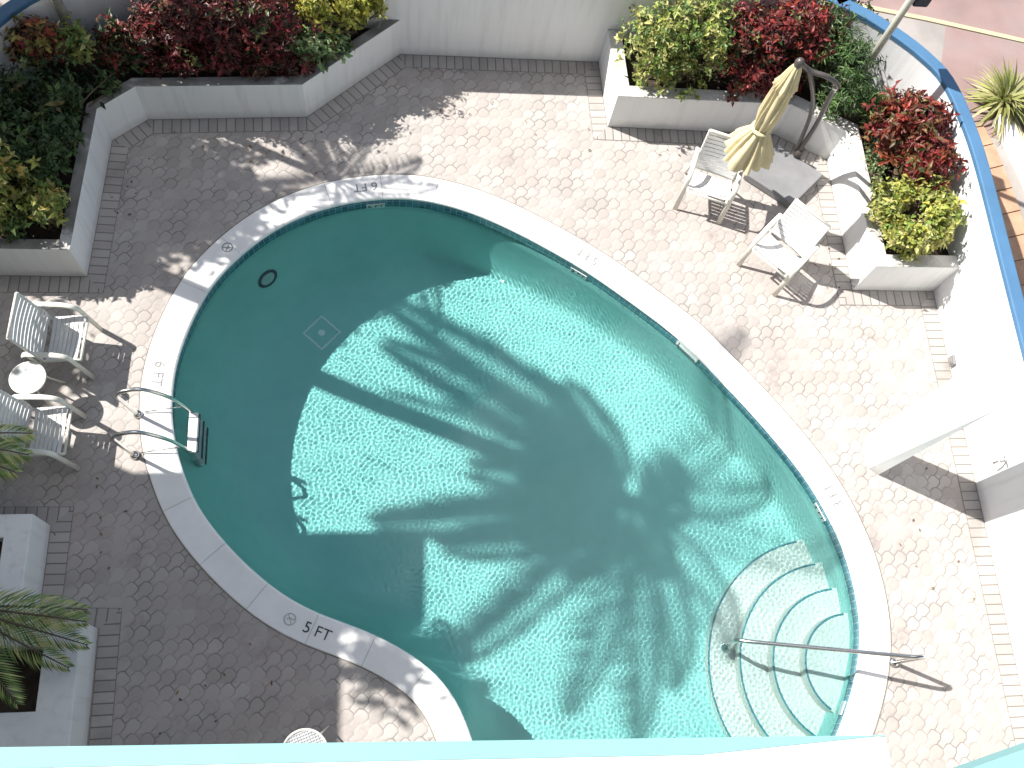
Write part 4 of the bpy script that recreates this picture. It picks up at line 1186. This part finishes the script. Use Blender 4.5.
# objects down in the planter well
root = thing('garden_light', 'small round garden light in the dark well of the stepped planter', 'light', (-3.42, .68, .2))
bm = bmesh.new(); bmesh.ops.create_cone(bm, cap_ends=True, segments=20, radius1=.06, radius2=.05, depth=.06); bmesh.ops.translate(bm, verts=bm.verts[:], vec=(0, 0, .10)); obj('head', bm, M['base_grey'], root, True)
bm = bmesh.new(); tube(bm, [(0, 0, 0), (0, 0, .07)], .012, 8); obj('stake', bm, M['bronze'], root, True)

rg = np.random.default_rng(77)
V, Fc, Cc = [], [], []
for (x, y, sx, sy, n) in ((-1.5, 6.7, 1.0, .3, 16), (3.6, 6.9, .9, .15, 14), (5.2, 5.2, .15, .5, 8), (-2.9, 5.6, .2, .6, 10), (1.2, 7.4, .8, .4, 8), (-1.9, .7, .5, .4, 8), (5.6, 1.6, .4, 1.0, 9), (-3.0, 2.2, .2, .7, 8)):
    for _ in range(n):
        p = np.array((x + rg.normal() * sx * .6, y + rg.normal() * sy * .6, .012)); a = rg.uniform(0, 6.28)
        if is_inside((p[0], p[1])): continue
        add_leaf(V, Fc, Cc, p, np.array((math.cos(a), math.sin(a), rg.uniform(0, .3))), np.array((0, 0, 1.0)), rg.uniform(.03, .06), rg.uniform(.012, .024), np.array(((.20, .11, .05), (.12, .07, .04), (.28, .2, .08))[rg.integers(3)]), .1)
o = leaf_mesh('fallen_leaves', V, Fc, Cc, M['leaf'], None); tag(o, 'dry brown leaves scattered over the paving near the planters', 'fallen leaves', kind='stuff')

# ------------------------------------------------------------------ beyond the wall
def sheet(name, poly, z, m):
    bm = bmesh.new(); f = bm.faces.new([bm.verts.new((p[0], p[1], z)) for p in poly]); f.normal_update()
    if f.normal.z < 0: f.normal_flip()
    return struct(name, bm, m)
sheet('pavement', [(-30, 8.29), (6.54, 8.29), (6.54, -20), (30, -20), (30, 8.3), (8.6, 8.78), (7.2, 9.09), (5.5, 9.41), (-30, 9.46)], -.008, M['grey_pave'])
sheet('red_pavement', [(7.45, 8.99), (7.2, 8.2), (7.6, 7.2), (30, 3.5), (30, 4.4), (30, 8.1), (8.6, 8.72)], -.004, M['street'])
sheet('road', [(-30, 9.45), (5.5, 9.40), (7.2, 9.08), (8.6, 8.77), (30, 8.29), (30, 9.6), (9.5, 9.75), (7.5, 9.95), (-30, 10.8)], -.006, M['street'])
sheet('far_pavement', [(-30, 10.9), (7.5, 10.02), (9.5, 9.82), (30, 9.7), (30, 40), (-30, 40)], -.006, M['grey_pave'])
bm = bmesh.new(); prism(bm, [(-30, 9.4), (5.5, 9.37), (7.2, 9.05), (8.6, 8.74), (30, 8.26), (30, 8.34), (8.6, 8.81), (7.2, 9.12), (5.5, 9.44), (-30, 9.5)], -.02, .012, .004)
o = struct('kerb', bm, M['yellow_line'])
# terracotta strip and raised bed along the wall
def along(pts, d0, d1, z):
    A = offset_poly(pts, -d0); B = offset_poly(pts, -d1)
    return A + list(reversed(B))
tail = [p for p in wp if p[0] > 6.2]
bm = bmesh.new()
A = offset_poly(tail, -.16); B = offset_poly(tail, -1.42)
def walk(P):
    s = [0]
    for a, b in zip(P[:-1], P[1:]): s.append(s[-1] + math.dist(a, b))
    return s
sA, sB = walk(A), walk(B); nT = 30
def at_len(P, s, t):
    L = t * s[-1]; i = max(0, min(len(s) - 2, int(np.searchsorted(s, L)) - 1)); q = (L - s[i]) / max(1e-6, s[i + 1] - s[i])
    return (P[i][0] + (P[i + 1][0] - P[i][0]) * q, P[i][1] + (P[i + 1][1] - P[i][1]) * q)
for k in range(nT):
    t0, t1 = (k + .02) / nT, (k + .98) / nT
    prism(bm, [at_len(A, sA, t0), at_len(A, sA, t1), at_len(B, sB, t1), at_len(B, sB, t0)], -.01, .012 + random.uniform(0, .003), .004)
struct('terracotta_path', bm, M['terracotta'])
C1 = [(7.74, 7.42), (7.84, 6.98), (7.95, 6.4), (8.02, 5.6), (8.05, 4.5), (8.05, -2)]
C1 = [tuple(p) for p in catmull(C1, 4)]
root = thing('raised_bed', 'white kerbed planting bed with yellow edge beyond the blue capped wall', 'planting bed')
bm = bmesh.new(); wall_strip(bm, C1, .15, -.02, .17, .012); obj('kerb', bm, M['kerb_white'], root)
D1 = offset_poly(C1, -.152)
bm = bmesh.new(); wall_strip(bm, D1, .07, -.02, .16, .012); obj('painted_edge', bm, M['yellow_line'], root)
E1 = offset_poly(C1, -.223)
bm = bmesh.new(); f = bm.faces.new([bm.verts.new((p[0], p[1], .10)) for p in E1 + [(12, -2), (12, 6.6), (8.6, 7.9), (7.9, 7.95)]]); f.normal_update()
if f.normal.z < 0: f.normal_flip()
obj('soil', bm, M['brown_soil'], root)
# pale metal pole with a lamp
root = thing('lamp_post', 'pale metal lamp post rising from the planter beside the curved wall', 'lamp post', (5.46, 7.30, .43))
bm = bmesh.new(); tube(bm, [(0, 0, 0), (-.02, .0, 3.1)], [.045, .036], 12); obj('pole', bm, M['pale_pole'], root, True)
bm = bmesh.new(); tube(bm, bent([(-.012, 0, 1.84), (.08, .04, 1.92), (.12, .06, 1.85)], .05), .016, 8); obj('bracket', bm, M['pale_pole'], root, True)
bm = bmesh.new(); box(bm, .045, .22, -.02, .17, 1.66, 1.86, .02); obj('lamp_head', bm, M['lamp_head'], root)

for o in RECV:
    o.cycles.is_caustics_receiver = True
